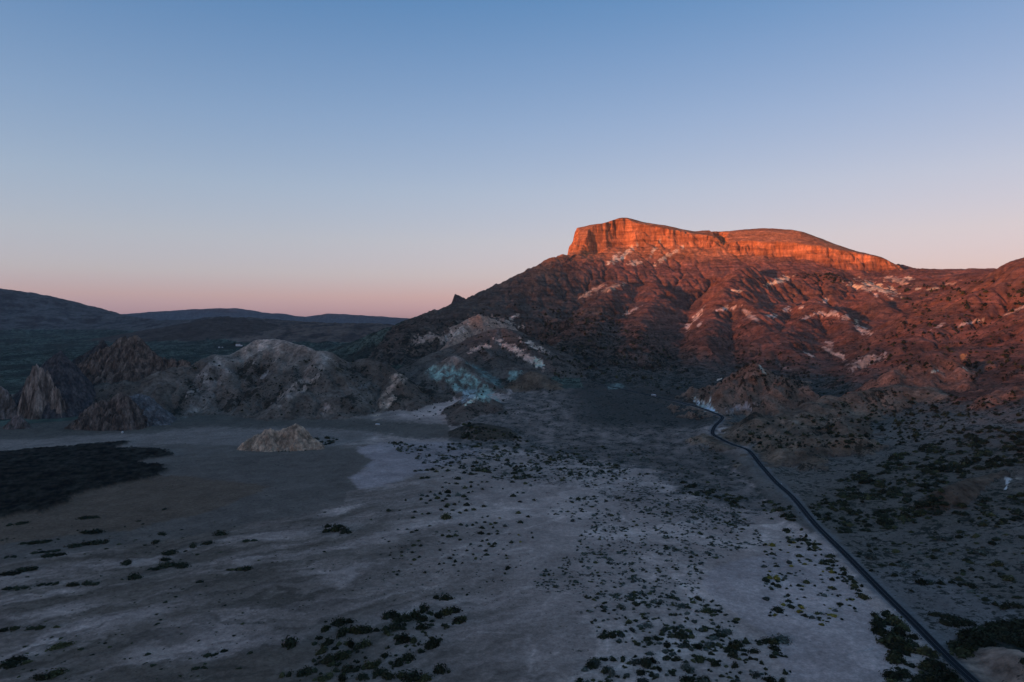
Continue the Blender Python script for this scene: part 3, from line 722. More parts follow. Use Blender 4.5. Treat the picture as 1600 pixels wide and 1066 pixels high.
# fine mottling of the whole land
C *= np.clip(1 + 0.16 * n2 + 0.08 * n1, 0.5, 1.6)[..., None]
C *= np.array((1.20, 1.0, 0.82))
C *= np.where((IDM > 2) & (IDM < 16), 1.65, 1.0)[..., None] * np.where((IDM == 0) & (RRg > 1000), 1.35, 1.18)[..., None] * np.where(IDM == 2, 1.4, 1.0)[..., None]
C = np.clip(C, 0.006, 0.75)
# share of low scrub on the soil, from bare pan to covered fan
SCR = np.zeros(ZZ.shape)
SCR[:] = 0.20 * np.clip(0.5 + 2 * n1, 0, 1)
SCR = np.maximum(SCR, 0.45 * sstep(60, 160, XX + 80 * n1) * sstep(960, 1120, RRg + 60 * n1))
m_ = np.zeros(UU.shape, bool)
for pol, am in ((fan, 0.42), (rt, 0.5), ([(600, 694), (700, 688), (830, 690), (1010, 730), (1200, 800), (1180, 850), (1100, 960), (960, 960), (840, 920), (900, 850), (880, 790), (760, 745), (640, 715)], 0.42)):
    bbx = (UU > min(p[0] for p in pol) - 30) & (UU < max(p[0] for p in pol) + 30) & (VV > min(p[1] for p in pol) - 20) & (VV < max(p[1] for p in pol) + 20) & (RRg < 1700)
    d_ = np.full(UU.shape, -99.0); d_[bbx] = sdist(UU[bbx], VV[bbx] * 2.2, np.array([(a, b * 2.2) for a, b in pol], float))
    SCR = np.maximum(SCR, am * sstep(-20, 20, d_ + 30 * n1 + 20 * n2))
SCR = np.where(IDM == 1, 0.10 + 0.5 * sstep(260, 120, ZZ + 60 * n1) * (1 - 0.7 * np.clip(red, 0, 1)) + 0.25 * np.clip(fbm(XX, YY, 200, 3, 0.6, 83.0), 0, 1), SCR)
SCR = np.where((IDM > 2) & (IDM < 16), 0.40 + 0.5 * n1, SCR)
SCR = np.where((IDM == 3) & (ZZ > 110), 0.2, SCR)
SCR = np.where(CLF > 0.05, 0.0, SCR)
SCR = np.where((RRg > 1500) & (IDM == 0), 0.7, SCR)
SCR *= np.clip(1 - 1.2 * (C.max(-1) > 0.4), 0, 1)
SCR = np.clip(SCR * (1 + 0.8 * n2), 0, 1)
# gravel verges of the road
vg = sstep(8.5, 4.5, ROADD + n2 * 2.5 + n5 * 1.5) * (RRg < 1300)
SCR *= 1 - vg
C = C * (1 - 0.7 * vg[..., None]) + np.array((0.175, 0.15, 0.135)) * 0.7 * vg[..., None]

# ------------------------------------------------------------------ materials
def new_mat(name):
    m = bpy.data.materials.new(name); m.use_nodes = True
    b = m.node_tree.nodes['Principled BSDF']
    b.inputs['Roughness'].default_value = 0.95
    b.inputs['Specular IOR Level'].default_value = 0.02
    return m, m.node_tree, b
def land_material(name, scales, strength, bump_d, zsq=1.0, speck=0.0, dark=(0.018, 0.021, 0.015), strata=0.0):
    m, t, b = new_mat(name)
    at = t.nodes.new('ShaderNodeAttribute'); at.attribute_name = 'soil'
    geo = t.nodes.new('ShaderNodeNewGeometry')
    mp = t.nodes.new('ShaderNodeMapping'); mp.inputs['Scale'].default_value = (1, 1, zsq)
    t.links.new(geo.outputs['Position'], mp.inputs['Vector'])
    prev = at.outputs['Color']
    hsrc = None
    for sc_, amt in zip(scales, strength):
        nz = t.nodes.new('ShaderNodeTexNoise'); nz.inputs['Scale'].default_value = 1.0 / sc_
        nz.inputs['Detail'].default_value = 6; nz.inputs['Roughness'].default_value = 0.65
        t.links.new(mp.outputs[0], nz.inputs['Vector'])
        mr = t.nodes.new('ShaderNodeMapRange'); mr.inputs['From Min'].default_value = 0.3; mr.inputs['From Max'].default_value = 0.7
        mr.inputs['To Min'].default_value = 1 - amt; mr.inputs['To Max'].default_value = 1 + amt
        t.links.new(nz.outputs[0], mr.inputs['Value'])
        vm = t.nodes.new('ShaderNodeVectorMath'); vm.operation = 'SCALE'
        t.links.new(prev, vm.inputs[0]); t.links.new(mr.outputs[0], vm.inputs['Scale'])
        prev = vm.outputs[0]; hsrc = nz
    if strata:
        m2 = t.nodes.new('ShaderNodeMapping'); m2.inputs['Scale'].default_value = (1 / 150.0, 1 / 150.0, 1 / 11.0)
        t.links.new(geo.outputs['Position'], m2.inputs['Vector'])
        nz = t.nodes.new('ShaderNodeTexNoise'); nz.inputs['Scale'].default_value = 1.0
        nz.inputs['Detail'].default_value = 5; nz.inputs['Roughness'].default_value = 0.7
        t.links.new(m2.outputs[0], nz.inputs['Vector'])
        mr = t.nodes.new('ShaderNodeMapRange'); mr.inputs['From Min'].default_value = 0.32; mr.inputs['From Max'].default_value = 0.68
        mr.inputs['To Min'].default_value = 1 - strata; mr.inputs['To Max'].default_value = 1 + strata
        t.links.new(nz.outputs[0], mr.inputs['Value'])
        vm = t.nodes.new('ShaderNodeVectorMath'); vm.operation = 'SCALE'
        t.links.new(prev, vm.inputs[0]); t.links.new(mr.outputs[0], vm.inputs['Scale'])
        prev = vm.outputs[0]
    if speck:
        sn = t.nodes.new('ShaderNodeTexNoise'); sn.inputs['Scale'].default_value = 1.0 / speck
        sn.inputs['Detail'].default_value = 4; sn.inputs['Roughness'].default_value = 0.75
        t.links.new(geo.outputs['Position'], sn.inputs['Vector'])
        th = t.nodes.new('ShaderNodeMath'); th.operation = 'MULTIPLY_ADD'; th.inputs[1].default_value = 0.30; th.inputs[2].default_value = -0.665
        t.links.new(at.outputs['Alpha'], th.inputs[0])
        ad = t.nodes.new('ShaderNodeMath'); ad.operation = 'ADD'
        t.links.new(sn.outputs[0], ad.inputs[0]); t.links.new(th.outputs[0], ad.inputs[1])
        cl = t.nodes.new('ShaderNodeMapRange'); cl.inputs['From Min'].default_value = 0.0; cl.inputs['From Max'].default_value = 0.07
        cl.inputs['To Max'].default_value = 0.85
        t.links.new(ad.outputs[0], cl.inputs['Value'])
        mx = t.nodes.new('ShaderNodeMix'); mx.data_type = 'RGBA'; mx.inputs['B'].default_value = (*dark, 1)
        t.links.new(cl.outputs[0], mx.inputs['Factor']); t.links.new(prev, mx.inputs['A'])
        prev = mx.outputs['Result']
    t.links.new(prev, b.inputs['Base Color'])
    nz = t.nodes.new('ShaderNodeTexNoise'); nz.inputs['Scale'].default_value = 1.0 / scales[0]
    nz.inputs['Detail'].default_value = 9; nz.inputs['Roughness'].default_value = 0.7
    t.links.new(mp.outputs[0], nz.inputs['Vector'])
    bp = t.nodes.new('ShaderNodeBump'); bp.inputs['Distance'].default_value = bump_d; bp.inputs['Strength'].default_value = 1.0
    t.links.new(nz.outputs[0], bp.inputs['Height'])
    t.links.new(bp.outputs[0], b.inputs['Normal'])
    return m
MAT = {
    'plain': land_material('sandy_plain', (30, 4, 1.3), (0.12, 0.24, 0.24), 2.2, 1.0, 5.0),
    'hill': land_material('hill_scree', (30, 7), (0.45, 0.55), 17.0, 1.0, 7.0),
    'mountain': land_material('mountain_rock', (60, 14), (0.28, 0.36), 18.0, 0.4, 10.0, strata=0.42),
    'far': land_material('far_country', (160, 40), (0.3, 0.3), 24.0, 1.0, 60.0),
}

# ------------------------------------------------------------------ split the land into ground, mountain and hills
def face_ids():
    a = IDM[:-1, :-1]; b = IDM[1:, :-1]; c = IDM[:-1, 1:]; d = IDM[1:, 1:]
    return np.maximum(np.maximum(a, b), np.maximum(c, d))
IDC = np.concatenate([IDM, IDM[:, :1]], 1)
fid = np.maximum(np.maximum(IDC[:-1, :-1], IDC[1:, :-1]), np.maximum(IDC[:-1, 1:], IDC[1:, 1:]))
ii, jj = np.meshgrid(np.arange(NR - 1), np.arange(NC), indexing='ij')
j2 = (jj + 1) % NC
QUADS = np.stack([ii * NC + jj, ii * NC + j2, (ii + 1) * NC + j2, (ii + 1) * NC + jj], -1).reshape(-1, 4)
fid = fid.reshape(-1)
VERT = np.stack([XX, YY, ZZ], -1).reshape(-1, 3)
SOIL = C.reshape(-1, 3); SCRF = SCR.reshape(-1, 1)
# vertex normals of the whole land, so the pieces meet without a seam
e1 = VERT[QUADS[:, 2]] - VERT[QUADS[:, 0]]; e2 = VERT[QUADS[:, 3]] - VERT[QUADS[:, 1]]
fn = np.cross(e1, e2)
VN = np.zeros_like(VERT)
for k in range(4):
    for ax in range(3):
        VN[:, ax] += np.bincount(QUADS[:, k], weights=fn[:, ax], minlength=len(VERT))
VN /= np.linalg.norm(VN, axis=1, keepdims=True) + 1e-12
if VN[:, 2].mean() < 0:
    VN = -VN; QUADS = QUADS[:, ::-1].copy()
def build_land(name, ids, mat, label):
    sel = np.isin(fid, ids)
    if not sel.any(): return None
    q = QUADS[sel]
    used, inv = np.unique(q, return_inverse=True)
    inv = inv.reshape(q.shape)
    me = bpy.data.meshes.new(name)
    nv, nf = len(used), len(q)
    me.vertices.add(nv); me.vertices.foreach_set('co', VERT[used].astype(np.float32).ravel())
    me.loops.add(nf * 4); me.loops.foreach_set('vertex_index', inv.astype(np.int32).ravel())
    me.polygons.add(nf); me.polygons.foreach_set('loop_start', np.arange(0, nf * 4, 4, dtype=np.int32))
    me.polygons.foreach_set('use_smooth', np.ones(nf, dtype=bool))
    me.update(calc_edges=True)
    ca = me.color_attributes.new('soil', 'FLOAT_COLOR', 'POINT')
    ca.data.foreach_set('color', np.concatenate([SOIL[used], SCRF[used]], 1).astype(np.float32).ravel())
    me.normals_split_custom_set_from_vertices(VN[used].astype(np.float32))
    me.materials.append(mat)
    o = bpy.data.objects.new(name, me); COL.objects.link(o)
    o['kind'] = 'structure'; o['label'] = label
    return o
build_land('ground', [0], MAT['plain'], 'pale ash plain with scrub, streaks and a black lava patch')
build_land('mountain', [1], MAT['mountain'], 'red flat-topped mountain with a sunlit cliff band')
build_land('lava_slope', [2], MAT['far'], 'dark lava slope rising behind the far green plain')
HL = {'grey_hill': 'broad grey hill behind the small tan mound', 'brown_hill': 'dark brown hill with a pale crest right of the grey hill',
      'turquoise_hill': 'hill streaked with turquoise rock', 'dark_dome': 'smooth dark dome-shaped hill behind the turquoise hill', 'pale_crag': 'pink and pale crags below the rock fin',
      'low_brown_hill': 'low brown hill at the foot of the mountain', 'cone_hill': 'brown cone in front of the turquoise hill', 'dark_mound': 'low dark mound at the edge of the plain',
      'pink_crag': 'pinkish crag dotted with trees above the road bend', 'scrub_hill': 'tan scrubby hill with a fluted scarp right of the road', 'red_hump': 'small red humps on the right-hand slope',
      'right_bank': 'brown eroded bank with a white scar at the right edge', 'near_mound': 'pale rocky mound in the bottom right corner', 'rock_fin': 'dark pointed rock fin on the skyline',
      'rock_shoulder': 'stepped rock shoulder left of the sunlit cliff', 'spur_crag': 'jagged crags along the left spur of the mountain', 'distant_hill': 'blue distant hills on the horizon', 'lava_knoll': 'low dark knoll on the far lava slope'}
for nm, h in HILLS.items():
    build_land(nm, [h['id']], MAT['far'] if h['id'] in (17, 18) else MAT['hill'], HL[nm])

# the volcano behind the viewpoint, whose flank keeps the low sun off the plain
def volcano():
    d = np.array([-SUN_DIR[0], -SUN_DIR[1]]); n = np.array([d[1], -d[0]])
    edge_px = [(866, 420, 3080), (905, 448, 2940), (960, 468, 2780), (1060, 508, 2420), (1160, 526, 2230), (1250, 532, 2150), (1400, 538, 1820), (1580, 566, 1180)]
    pr = []
    for e in edge_px:
        q = P(*e)
        pr.append((float(q[:2] @ n), q[2] + math.tan(SUN_EL) * float(q[:2] @ d)))
    pr.sort()
    prof_s = np.array([-17000, -7000, -4500, -3000] + [p[0] for p in pr] + [600, 5000])
    prof_h = np.array([640, 660, 660, 620] + [p[1] for p in pr] + [pr[-1][1]] * 2) + math.tan(SUN_EL) * 9000
    xs = np.linspace(-16500, 5000, 431); ts = np.linspace(-2600, 2600, 41)
    hs = np.interp(xs, prof_s, prof_h) + fbm(xs, xs * 0, 700, 4, 0.5, 60.0) * 18
    V = []; Fc = []
    for i, s in enumerate(xs):
        for j, t in enumerate(ts):
            p = n * s - d * (9000 - t)
            k = max(0.0, 1 - abs(t) / 2600.0)
            V.append((p[0], p[1], -30 + (hs[i] + 30) * k ** 1.15))
    nT = len(ts)
    for i in range(len(xs) - 1):
        for j in range(nT - 1):
            a = i * nT + j
            Fc.append((a, a + 1, a + nT + 1, a + nT))
    me = bpy.data.meshes.new('volcano'); me.from_pydata(V, [], Fc); me.update()
    ca = me.color_attributes.new('soil', 'FLOAT_COLOR', 'POINT')
    ca.data.foreach_set('color', np.tile(np.array([0.07, 0.06, 0.06, 0.2], np.float32), len(V)))
    me.materials.append(MAT['far'])
    o = bpy.data.objects.new('volcano_hill', me); COL.objects.link(o)
    o['kind'] = 'structure'; o['label'] = 'volcano flank behind the viewpoint'
volcano()
# the evening air: one even box of haze round the whole country
def haze():
    me = bpy.data.meshes.new('haze'); bm = bmesh.new()
    bmesh.ops.create_cube(bm, size=1.0)
    for v in bm.verts:
        v.co.x *= 34000; v.co.y = v.co.y * 34000; v.co.z = -60 + (v.co.z + 0.5) * 1330
    bm.to_mesh(me); bm.free()
    m = bpy.data.materials.new('haze'); m.use_nodes = True
    t = m.node_tree; t.nodes.clear()
    out = t.nodes.new('ShaderNodeOutputMaterial'); pv = t.nodes.new('ShaderNodeVolumePrincipled')
    pv.inputs['Color'].default_value = (0.72, 0.8, 0.95, 1)
    pv.inputs['Density'].default_value = HAZE
    t.links.new(pv.outputs[0], out.inputs['Volume'])
    me.materials.append(m)
    o = bpy.data.objects.new('haze', me); COL.objects.link(o)
    o['kind'] = 'stuff'; o['label'] = 'thin blue evening haze over the whole valley'
HAZE = 1.0e-5
haze()
# ------------------------------------------------------------------ small helpers for things
def tag(o, label, cat=None, group=None, kind=None):
    o['label'] = label
    if cat: o['category'] = cat
    if group: o['group'] = group
    if kind: o['kind'] = kind
    return o
def link_mesh(name, me, mat=None, parent=None, smooth=True):
    if mat is not None and not me.materials: me.materials.append(mat)
    if smooth:
        me.polygons.foreach_set('use_smooth', np.ones(len(me.polygons), dtype=bool))
    o = bpy.data.objects.new(name, me); COL.objects.link(o)
    if parent is not None: o.parent = parent
    return o
def empty(name, loc, rz=0.0):
    o = bpy.data.objects.new(name, None); COL.objects.link(o)
    o.location = loc; o.rotation_euler = (0, 0, rz); o.empty_display_size = 0.5
    return o
def plain_mat(name, col, rough=0.8, noise=0.15, scale=3.0, spec=0.2, metal=0.0):
    m, t, b = new_mat(name)
    b.inputs['Roughness'].default_value = rough; b.inputs['Specular IOR Level'].default_value = spec
    b.inputs['Metallic'].default_value = metal
    nz = t.nodes.new('ShaderNodeTexNoise'); nz.inputs['Scale'].default_value = scale; nz.inputs['Detail'].default_value = 5
    geo = t.nodes.new('ShaderNodeNewGeometry'); t.links.new(geo.outputs['Position'], nz.inputs['Vector'])
    mr = t.nodes.new('ShaderNodeMapRange'); mr.inputs['From Min'].default_value = 0.3; mr.inputs['From Max'].default_value = 0.7
    mr.inputs['To Min'].default_value = 1 - noise; mr.inputs['To Max'].default_value = 1 + noise
    t.links.new(nz.outputs[0], mr.inputs['Value'])
    vm = t.nodes.new('ShaderNodeVectorMath'); vm.operation = 'SCALE'; vm.inputs[0].default_value = col
    t.links.new(mr.outputs[0], vm.inputs['Scale']); t.links.new(vm.outputs[0], b.inputs['Base Color'])
    return m
def box_mesh(name, x0, x1, y0, y1, z0, z1, bevel=0.0):
    bm = bmesh.new(); bmesh.ops.create_cube(bm, size=1.0)
    for v in bm.verts:
        v.co = Vector((x0 + (v.co.x + .5) * (x1 - x0), y0 + (v.co.y + .5) * (y1 - y0), z0 + (v.co.z + .5) * (z1 - z0)))
    if bevel: bmesh.ops.bevel(bm, geom=bm.edges[:] , offset=bevel, segments=2, affect='EDGES')
    me = bpy.data.meshes.new(name); bm.to_mesh(me); bm.free(); return me

# ------------------------------------------------------------------ road
asphalt = plain_mat('asphalt', (0.013, 0.014, 0.016), 0.9, 0.2, 0.4, 0.05)
paint = plain_mat('road_paint', (0.15, 0.15, 0.145), 0.7, 0.25, 1.5)
tang = np.gradient(road_c[:, :2], axis=0); tang /= np.linalg.norm(tang, axis=1, keepdims=True)
nrm = np.stack([tang[:, 1], -tang[:, 0]], 1)
def ribbon(name, off0, off1, dz, mat, parent=None, dash=None, skirt=0.0):
    V = []; Fs = []; acc = 0.0; prev = None
    offs = [off0, off1] if not skirt else [off0 - skirt, off0, off1, off1 + skirt]
    zs = [dz] * 2 if not skirt else [dz - 0.5, dz, dz, dz - 0.5]
    k = len(offs)
    for i, p in enumerate(road_c):
        for o_, z_ in zip(offs, zs):
            V.append((p[0] + nrm[i, 0] * o_, p[1] + nrm[i, 1] * o_, p[2] + z_))
        if i:
            acc += float(np.linalg.norm(road_c[i] - road_c[i - 1]))
            if dash is None or (acc % dash[0]) < dash[1]:
                for j in range(k - 1):
                    a = (i - 1) * k + j
                    Fs.append((a, a + 1, a + k + 1, a + k))
    me = bpy.data.meshes.new(name); me.from_pydata(V, [], Fs); me.update()
    return link_mesh(name, me, mat, parent, False)
road = ribbon('road', -2.75, 2.75, 0.14, asphalt, skirt=0.3)
tag(road, 'narrow dark asphalt road running up to the foot of the mountain', kind='structure')
for off in (-2.6, 2.45): ribbon('edge_line', off, off + 0.15, 0.146, paint, road)
ribbon('centre_line', -0.07, 0.07, 0.146, paint, road)

# ------------------------------------------------------------------ free-standing rocks
MAT['rock'] = land_material('weathered_rock', (14, 3.5), (0.35, 0.45), 5.0, 0.35)
def rock(name, label, ridges, k, rad, flute, lam, col, col2, step=1.4, kback=None, group=None):
    pts = [[P(*p) for p in rd] for rd in ridges]
    allp = np.array([q for rd in pts for q in rd])
    reach = min(120.0, (allp[:, 2].max() + 5) / k + rad + 12)
    xs = np.arange(allp[:, 0].min() - reach, allp[:, 0].max() + reach, step)
    ys = np.arange(allp[:, 1].min() - reach, allp[:, 1].max() + reach, step)
    X, Y = np.meshgrid(xs, ys)
    sd_ = abs(hash(name + label)) % 97 * 0 + len(label) * 1.37 + allp[0, 0] * 0.01
    wx = X + fbm(X, Y, lam * 1.6, 3, 0.55, sd_) * lam * 0.22
    wy = Y + fbm(X, Y, lam * 1.6, 3, 0.55, sd_ + 9) * lam * 0.22
    f = np.full(X.shape, -1e9)
    for rd in pts: f = np.maximum(f, ridge_field(wx, wy, rd, k, rad))
    below = np.clip((allp[:, 2].max() - f) / 14.0, 0, 1)
    f = f - flute * below * (0.5 - 0.5 * ridged(wx * 1.25, wy * 0.7, lam, 4, 0.6, sd_ + 3)) + fbm(X, Y, lam * 0.35, 4, 0.65, sd_ + 5) * flute * 0.30
    f = f - flute * 0.55 * below * (np.exp(-(perlin(wx / (lam * 0.8) + sd_, wy / (lam * 1.6)) / 0.07) ** 2) + 0.5 * np.exp(-(perlin(wx / (lam * 0.37) - sd_, wy / (lam * 0.6)) / 0.08) ** 2))
    lz = land_z(X.ravel(), Y.ravel()).reshape(X.shape)
    f = np.maximum(f, lz - 3.0)
    keep = f > lz - 2.5
    kq = keep[:-1, :-1] | keep[1:, :-1] | keep[:-1, 1:] | keep[1:, 1:]
    ny, nx = X.shape
    I = np.arange(ny * nx).reshape(ny, nx)
    q = np.stack([I[:-1, :-1], I[:-1, 1:], I[1:, 1:], I[1:, :-1]], -1)[kq]
    used, inv = np.unique(q, return_inverse=True); inv = inv.reshape(q.shape)
    base_p = np.array([allp[:, 0].mean(), allp[:, 1].mean(), 0.0]); base_p[2] = float(land_z([base_p[0]], [base_p[1]])[0])
    co = np.stack([X, Y, f], -1).reshape(-1, 3)[used] - base_p
    me = bpy.data.meshes.new(name)
    me.from_pydata(co.tolist(), [], inv.tolist()); me.update()
    nn = fbm(X, Y, 12, 3, 0.6, sd_ + 20)
    t = np.clip(0.45 + 0.9 * nn + 0.4 * (1 - below), 0, 1)[..., None]
    cc = (np.array(col) * (1 - t) + np.array(col2) * t) * np.array((1.06, 1.0, 0.92))
    ca = me.color_attributes.new('soil', 'FLOAT_COLOR', 'POINT')
    cv = np.concatenate([cc.reshape(-1, 3)[used], np.ones((len(used), 1))], 1).astype(np.float32)
    ca.data.foreach_set('color', cv.ravel())
    o = link_mesh(name, me, MAT['rock'], None, name == 'rock_mound')
    o.location = base_p
    tag(o, label, 'rock', group)
    return o
G1 = (0.085, 0.07, 0.062); G2 = (0.17, 0.142, 0.132)
rock('rock_pinnacle', 'tall pale grey rock pinnacle standing near the left edge', [[(36, 640, 1238), (40, 610, 1240), (46, 580, 1245), (51, 571, 1248), (57, 569, 1250), (63, 573, 1252)], [(63, 573, 1252), (70, 577, 1256), (77, 580, 1258), (82, 592, 1256), (90, 606, 1252), (95, 622, 1246), (96, 642, 1240)], [(57, 569, 1250), (58, 600, 1238), (60, 640, 1226)]], 4.6, 5, 13, 15, G1, (0.33, 0.26, 0.225), 0.9)
rock('rock_outcrop', 'grey rock cut off by the left edge beside the tall pinnacle', [[(-40, 618, 1235), (-15, 606, 1238), (2, 603, 1240), (10, 608, 1240), (18, 622, 1236), (27, 642, 1230)]], 2.2, 3, 8, 16, G1, (0.2, 0.17, 0.16), 1.2)
rock('rock_outcrop', 'low pinkish rock at the foot of the tall pinnacle', [[(4, 669, 1150), (14, 658, 1156), (24, 649, 1160), (30, 650, 1160), (38, 658, 1156), (45, 669, 1150)]], 1.3, 3, 5, 11, G1, (0.2, 0.155, 0.145), 1.0)
rock('rock_outcrop', 'dark jagged rock with slanting ribs rising from the left edge of the plain', [[(93, 674, 1150), (110, 660, 1160), (130, 642, 1172), (147, 628, 1180), (163, 622, 1184), (172, 627, 1182), (180, 618, 1186), (188, 614, 1188), (197, 618, 1186), (203, 633, 1180), (213, 656, 1165), (219, 670, 1155)], [(163, 622, 1184), (150, 645, 1168), (142, 668, 1150)], [(188, 614, 1188), (178, 645, 1168), (172, 670, 1148)]], 1.25, 3, 10, 14, (0.06, 0.05, 0.045), (0.19, 0.145, 0.125), 1.0)
rock('rock_outcrop', 'smooth blue-grey rock just behind the dark jagged rock', [[(201, 620, 1225), (214, 616, 1228), (227, 618, 1226), (233, 632, 1220), (240, 646, 1212), (252, 655, 1205), (263, 662, 1196)]], 0.95, 4, 5, 16, (0.09, 0.09, 0.095), (0.17, 0.165, 0.17), 1.2)
rock('rock_ridge', 'jagged brown rock ridge on the skyline of the left hills', [[(104, 606, 1395), (116, 590, 1405), (122, 572, 1415), (127, 562, 1420), (140, 553, 1428), (157, 544, 1432), (175, 539, 1436), (185, 530, 1440), (193, 526, 1442), (199, 530, 1442), (206, 525, 1444), (213, 523.5, 1444), (219, 530, 1440), (223, 538, 1436), (233, 549, 1430), (253, 556, 1424), (291, 561, 1418)], [(193, 526, 1442), (183, 552, 1415), (168, 580, 1385), (150, 598, 1362), (132, 610, 1350)], [(213, 523.5, 1444), (208, 550, 1415), (195, 575, 1388), (175, 595, 1365)]], 1.15, 3, 12, 22, (0.07, 0.057, 0.05), (0.2, 0.145, 0.118), 1.5)
rock('rock_slab', 'thin dark slab of rock leaning behind the tall pinnacle', [[(62, 574, 1300), (74, 562, 1304), (86, 553, 1308), (95, 547, 1310)]], 1.4, 2, 3, 14, (0.045, 0.045, 0.05), (0.1, 0.09, 0.09), 1.2)
rock('rock_slab', 'dark blade of rock left of the jagged brown ridge', [[(108, 566, 1480), (124, 556, 1486), (142, 545, 1490), (156, 534, 1494), (161, 531, 1496)]], 1.6, 2, 3, 14, (0.04, 0.042, 0.045), (0.08, 0.075, 0.072), 1.2)
rock('rock_mound', 'small tan rock mound standing alone on the plain', [[(372, 699, 985), (388, 686, 992), (399, 679, 996), (412, 673, 999), (419, 670, 1000), (425, 668.5, 1001), (433, 672, 1002), (440, 671.5, 1003), (453, 665, 1006), (461, 662, 1008), (467, 664, 1008), (471, 671, 1006), (479, 676, 1004), (488, 683, 1000), (500, 695, 992)], [(416, 671, 1000), (418, 690, 985), (408, 705, 972)], [(461, 662, 1008), (464, 685, 988), (466, 700, 975)]], 1.0, 3, 4, 15, (0.24, 0.165, 0.12), (0.5, 0.34, 0.245), 0.9)

# pale boulders lying at the foot of the hills
boulder_mat = plain_mat('pale_boulder', (0.5, 0.48, 0.46), 0.9, 0.2, 0.8)
def boulder(px, py, w, h, label):
    q = ground_hit(px, py)
    if q is None: return
    D = q[1]; sx_ = w * D / F / 2; sz_ = h * D / F
    bm = bmesh.new(); bmesh.ops.create_icosphere(bm, subdivisions=3, radius=1.0)
    rg = np.random.default_rng(int(px))
    ph = rg.uniform(0, 6, 6)
    for v in bm.verts:
        n = 1 + 0.16 * math.sin(3 * v.co.x + ph[0]) + 0.14 * math.sin(4 * v.co.y + ph[1]) + 0.1 * math.sin(7 * v.co.z + ph[2]) + 0.08 * math.sin(9 * v.co.x - 6 * v.co.y + ph[3])
        c = v.co * n
        v.co = Vector((c.x * sx_, c.y * sx_ * 0.8, c.z * sz_ * 0.62 + sz_ * 0.32))
    me = bpy.data.meshes.new('boulder'); bm.to_mesh(me); bm.free()
    o = link_mesh('boulder', me, boulder_mat); o.location = q
    tag(o, label, 'boulder')
boulder(590, 664, 6, 2.5, 'white boulder at the foot of the dark brown hill')
boulder(191, 677, 3.5, 3.5, 'white boulder below the dark jagged rock on the left')

# ------------------------------------------------------------------ bushes
def foliage_mat(name):
    m, t, b = new_mat(name)
    at = t.nodes.new('ShaderNodeAttribute'); at.attribute_name = 'leaf'
    oi = t.nodes.new('ShaderNodeObjectInfo')
    hs = t.nodes.new('ShaderNodeHueSaturation')
    mr = t.nodes.new('ShaderNodeMapRange'); mr.inputs['To Min'].default_value = 0.6; mr.inputs['To Max'].default_value = 1.5
    t.links.new(oi.outputs['Random'], mr.inputs['Value'])
    t.links.new(mr.outputs[0], hs.inputs['Value'])
    t.links.new(at.outputs['Color'], hs.inputs['Color'])
    t.links.new(hs.outputs[0], b.inputs['Base Color'])
    b.inputs['Roughness'].default_value = 0.85
    return m
LEAF = foliage_mat('broom_foliage')
def bush_arrays(seed, nleaf=90, seg=10, rings=4):
    """unit bush: half-width 1, height about 0.62; a dented dome with leaf clumps standing out of it"""
    rg = np.random.default_rng(seed)
    V = []; Fs = []; Cc = []
    lob = rg.uniform(0, 6.28, 4)
    def rad(a, e):
        return 0.70 + 0.12 * math.sin(3 * a + lob[0]) + 0.09 * math.sin(5 * a + lob[1] + 2 * e) + rg.uniform(-.06, .06)
    for i in range(rings):
        e = (i / rings) * 1.25
        for j in range(seg):
            a = 2 * math.pi * j / seg; r_ = rad(a, e)
            V.append((r_ * math.cos(a) * math.cos(e), r_ * math.sin(a) * math.cos(e), -0.05 + 0.60 * math.sin(e) * r_)); Cc.append(0.75)
    V.append((0, 0, 0.56)); Cc.append(0.9)
    for i in range(rings - 1):
        for j in range(seg):
            a = i * seg + j; b = i * seg + (j + 1) % seg
            Fs.append((a, b, b + seg, a + seg))
    top = len(V) - 1
    for j in range(seg):
        Fs.append(((rings - 1) * seg + j, (rings - 1) * seg + (j + 1) % seg, top))
    for k in range(nleaf):
        a = rg.uniform(0, 6.28); e = math.asin(rg.uniform(0.02, 1.0)); r_ = 0.66 + rg.uniform(0, .46)
        c = np.array([r_ * math.cos(a) * math.cos(e), r_ * math.sin(a) * math.cos(e), 0.60 * math.sin(e) * r_])
        n = np.array([math.cos(a) * math.cos(e), math.sin(a) * math.cos(e), math.sin(e) + 0.5]); n /= np.linalg.norm(n)
        u = np.cross(n, rg.normal(size=3)); u /= np.linalg.norm(u) + 1e-9; w = np.cross(n, u)
        sz = rg.uniform(.07, .17); tilt = n * rg.uniform(-.06, .12)
        b0 = len(V)
        for p in (c - u * sz, c + w * sz * .8 + tilt, c + u * sz, c - w * sz * .8 - tilt * .4): V.append(tuple(p))
        sh = rg.uniform(.6, 1.7)
        Cc += [sh] * 4; Fs.append((b0, b0 + 1, b0 + 2, b0 + 3))
    return V, Fs, Cc
DARK = (0.024, 0.025, 0.014); OLIVE = (0.046, 0.044, 0.02); YELL = (0.13, 0.098, 0.02); BLUE = (0.062, 0.064, 0.05)
TINTS = {'d': DARK, 'o': OLIVE, 'y': YELL, 'b': BLUE}
BUSH = {}
for ti, (tk, tc) in enumerate(TINTS.items()):
    for v in range(4):
        V, Fs, Cc = bush_arrays(100 + v)
        me = bpy.data.meshes.new('bush'); me.from_pydata(V, [], Fs); me.update()
        ca = me.color_attributes.new('leaf', 'FLOAT_COLOR', 'POINT')
        ca.data.foreach_set('color', np.array([[tc[0] * c, tc[1] * c, tc[2] * c, 1] for c in Cc], np.float32).ravel())
        me.materials.append(LEAF)
        BUSH[tk, v] = me
bushes = []     # (x, y, z, half-width m, half-depth m, height m, rot, tint, zone)
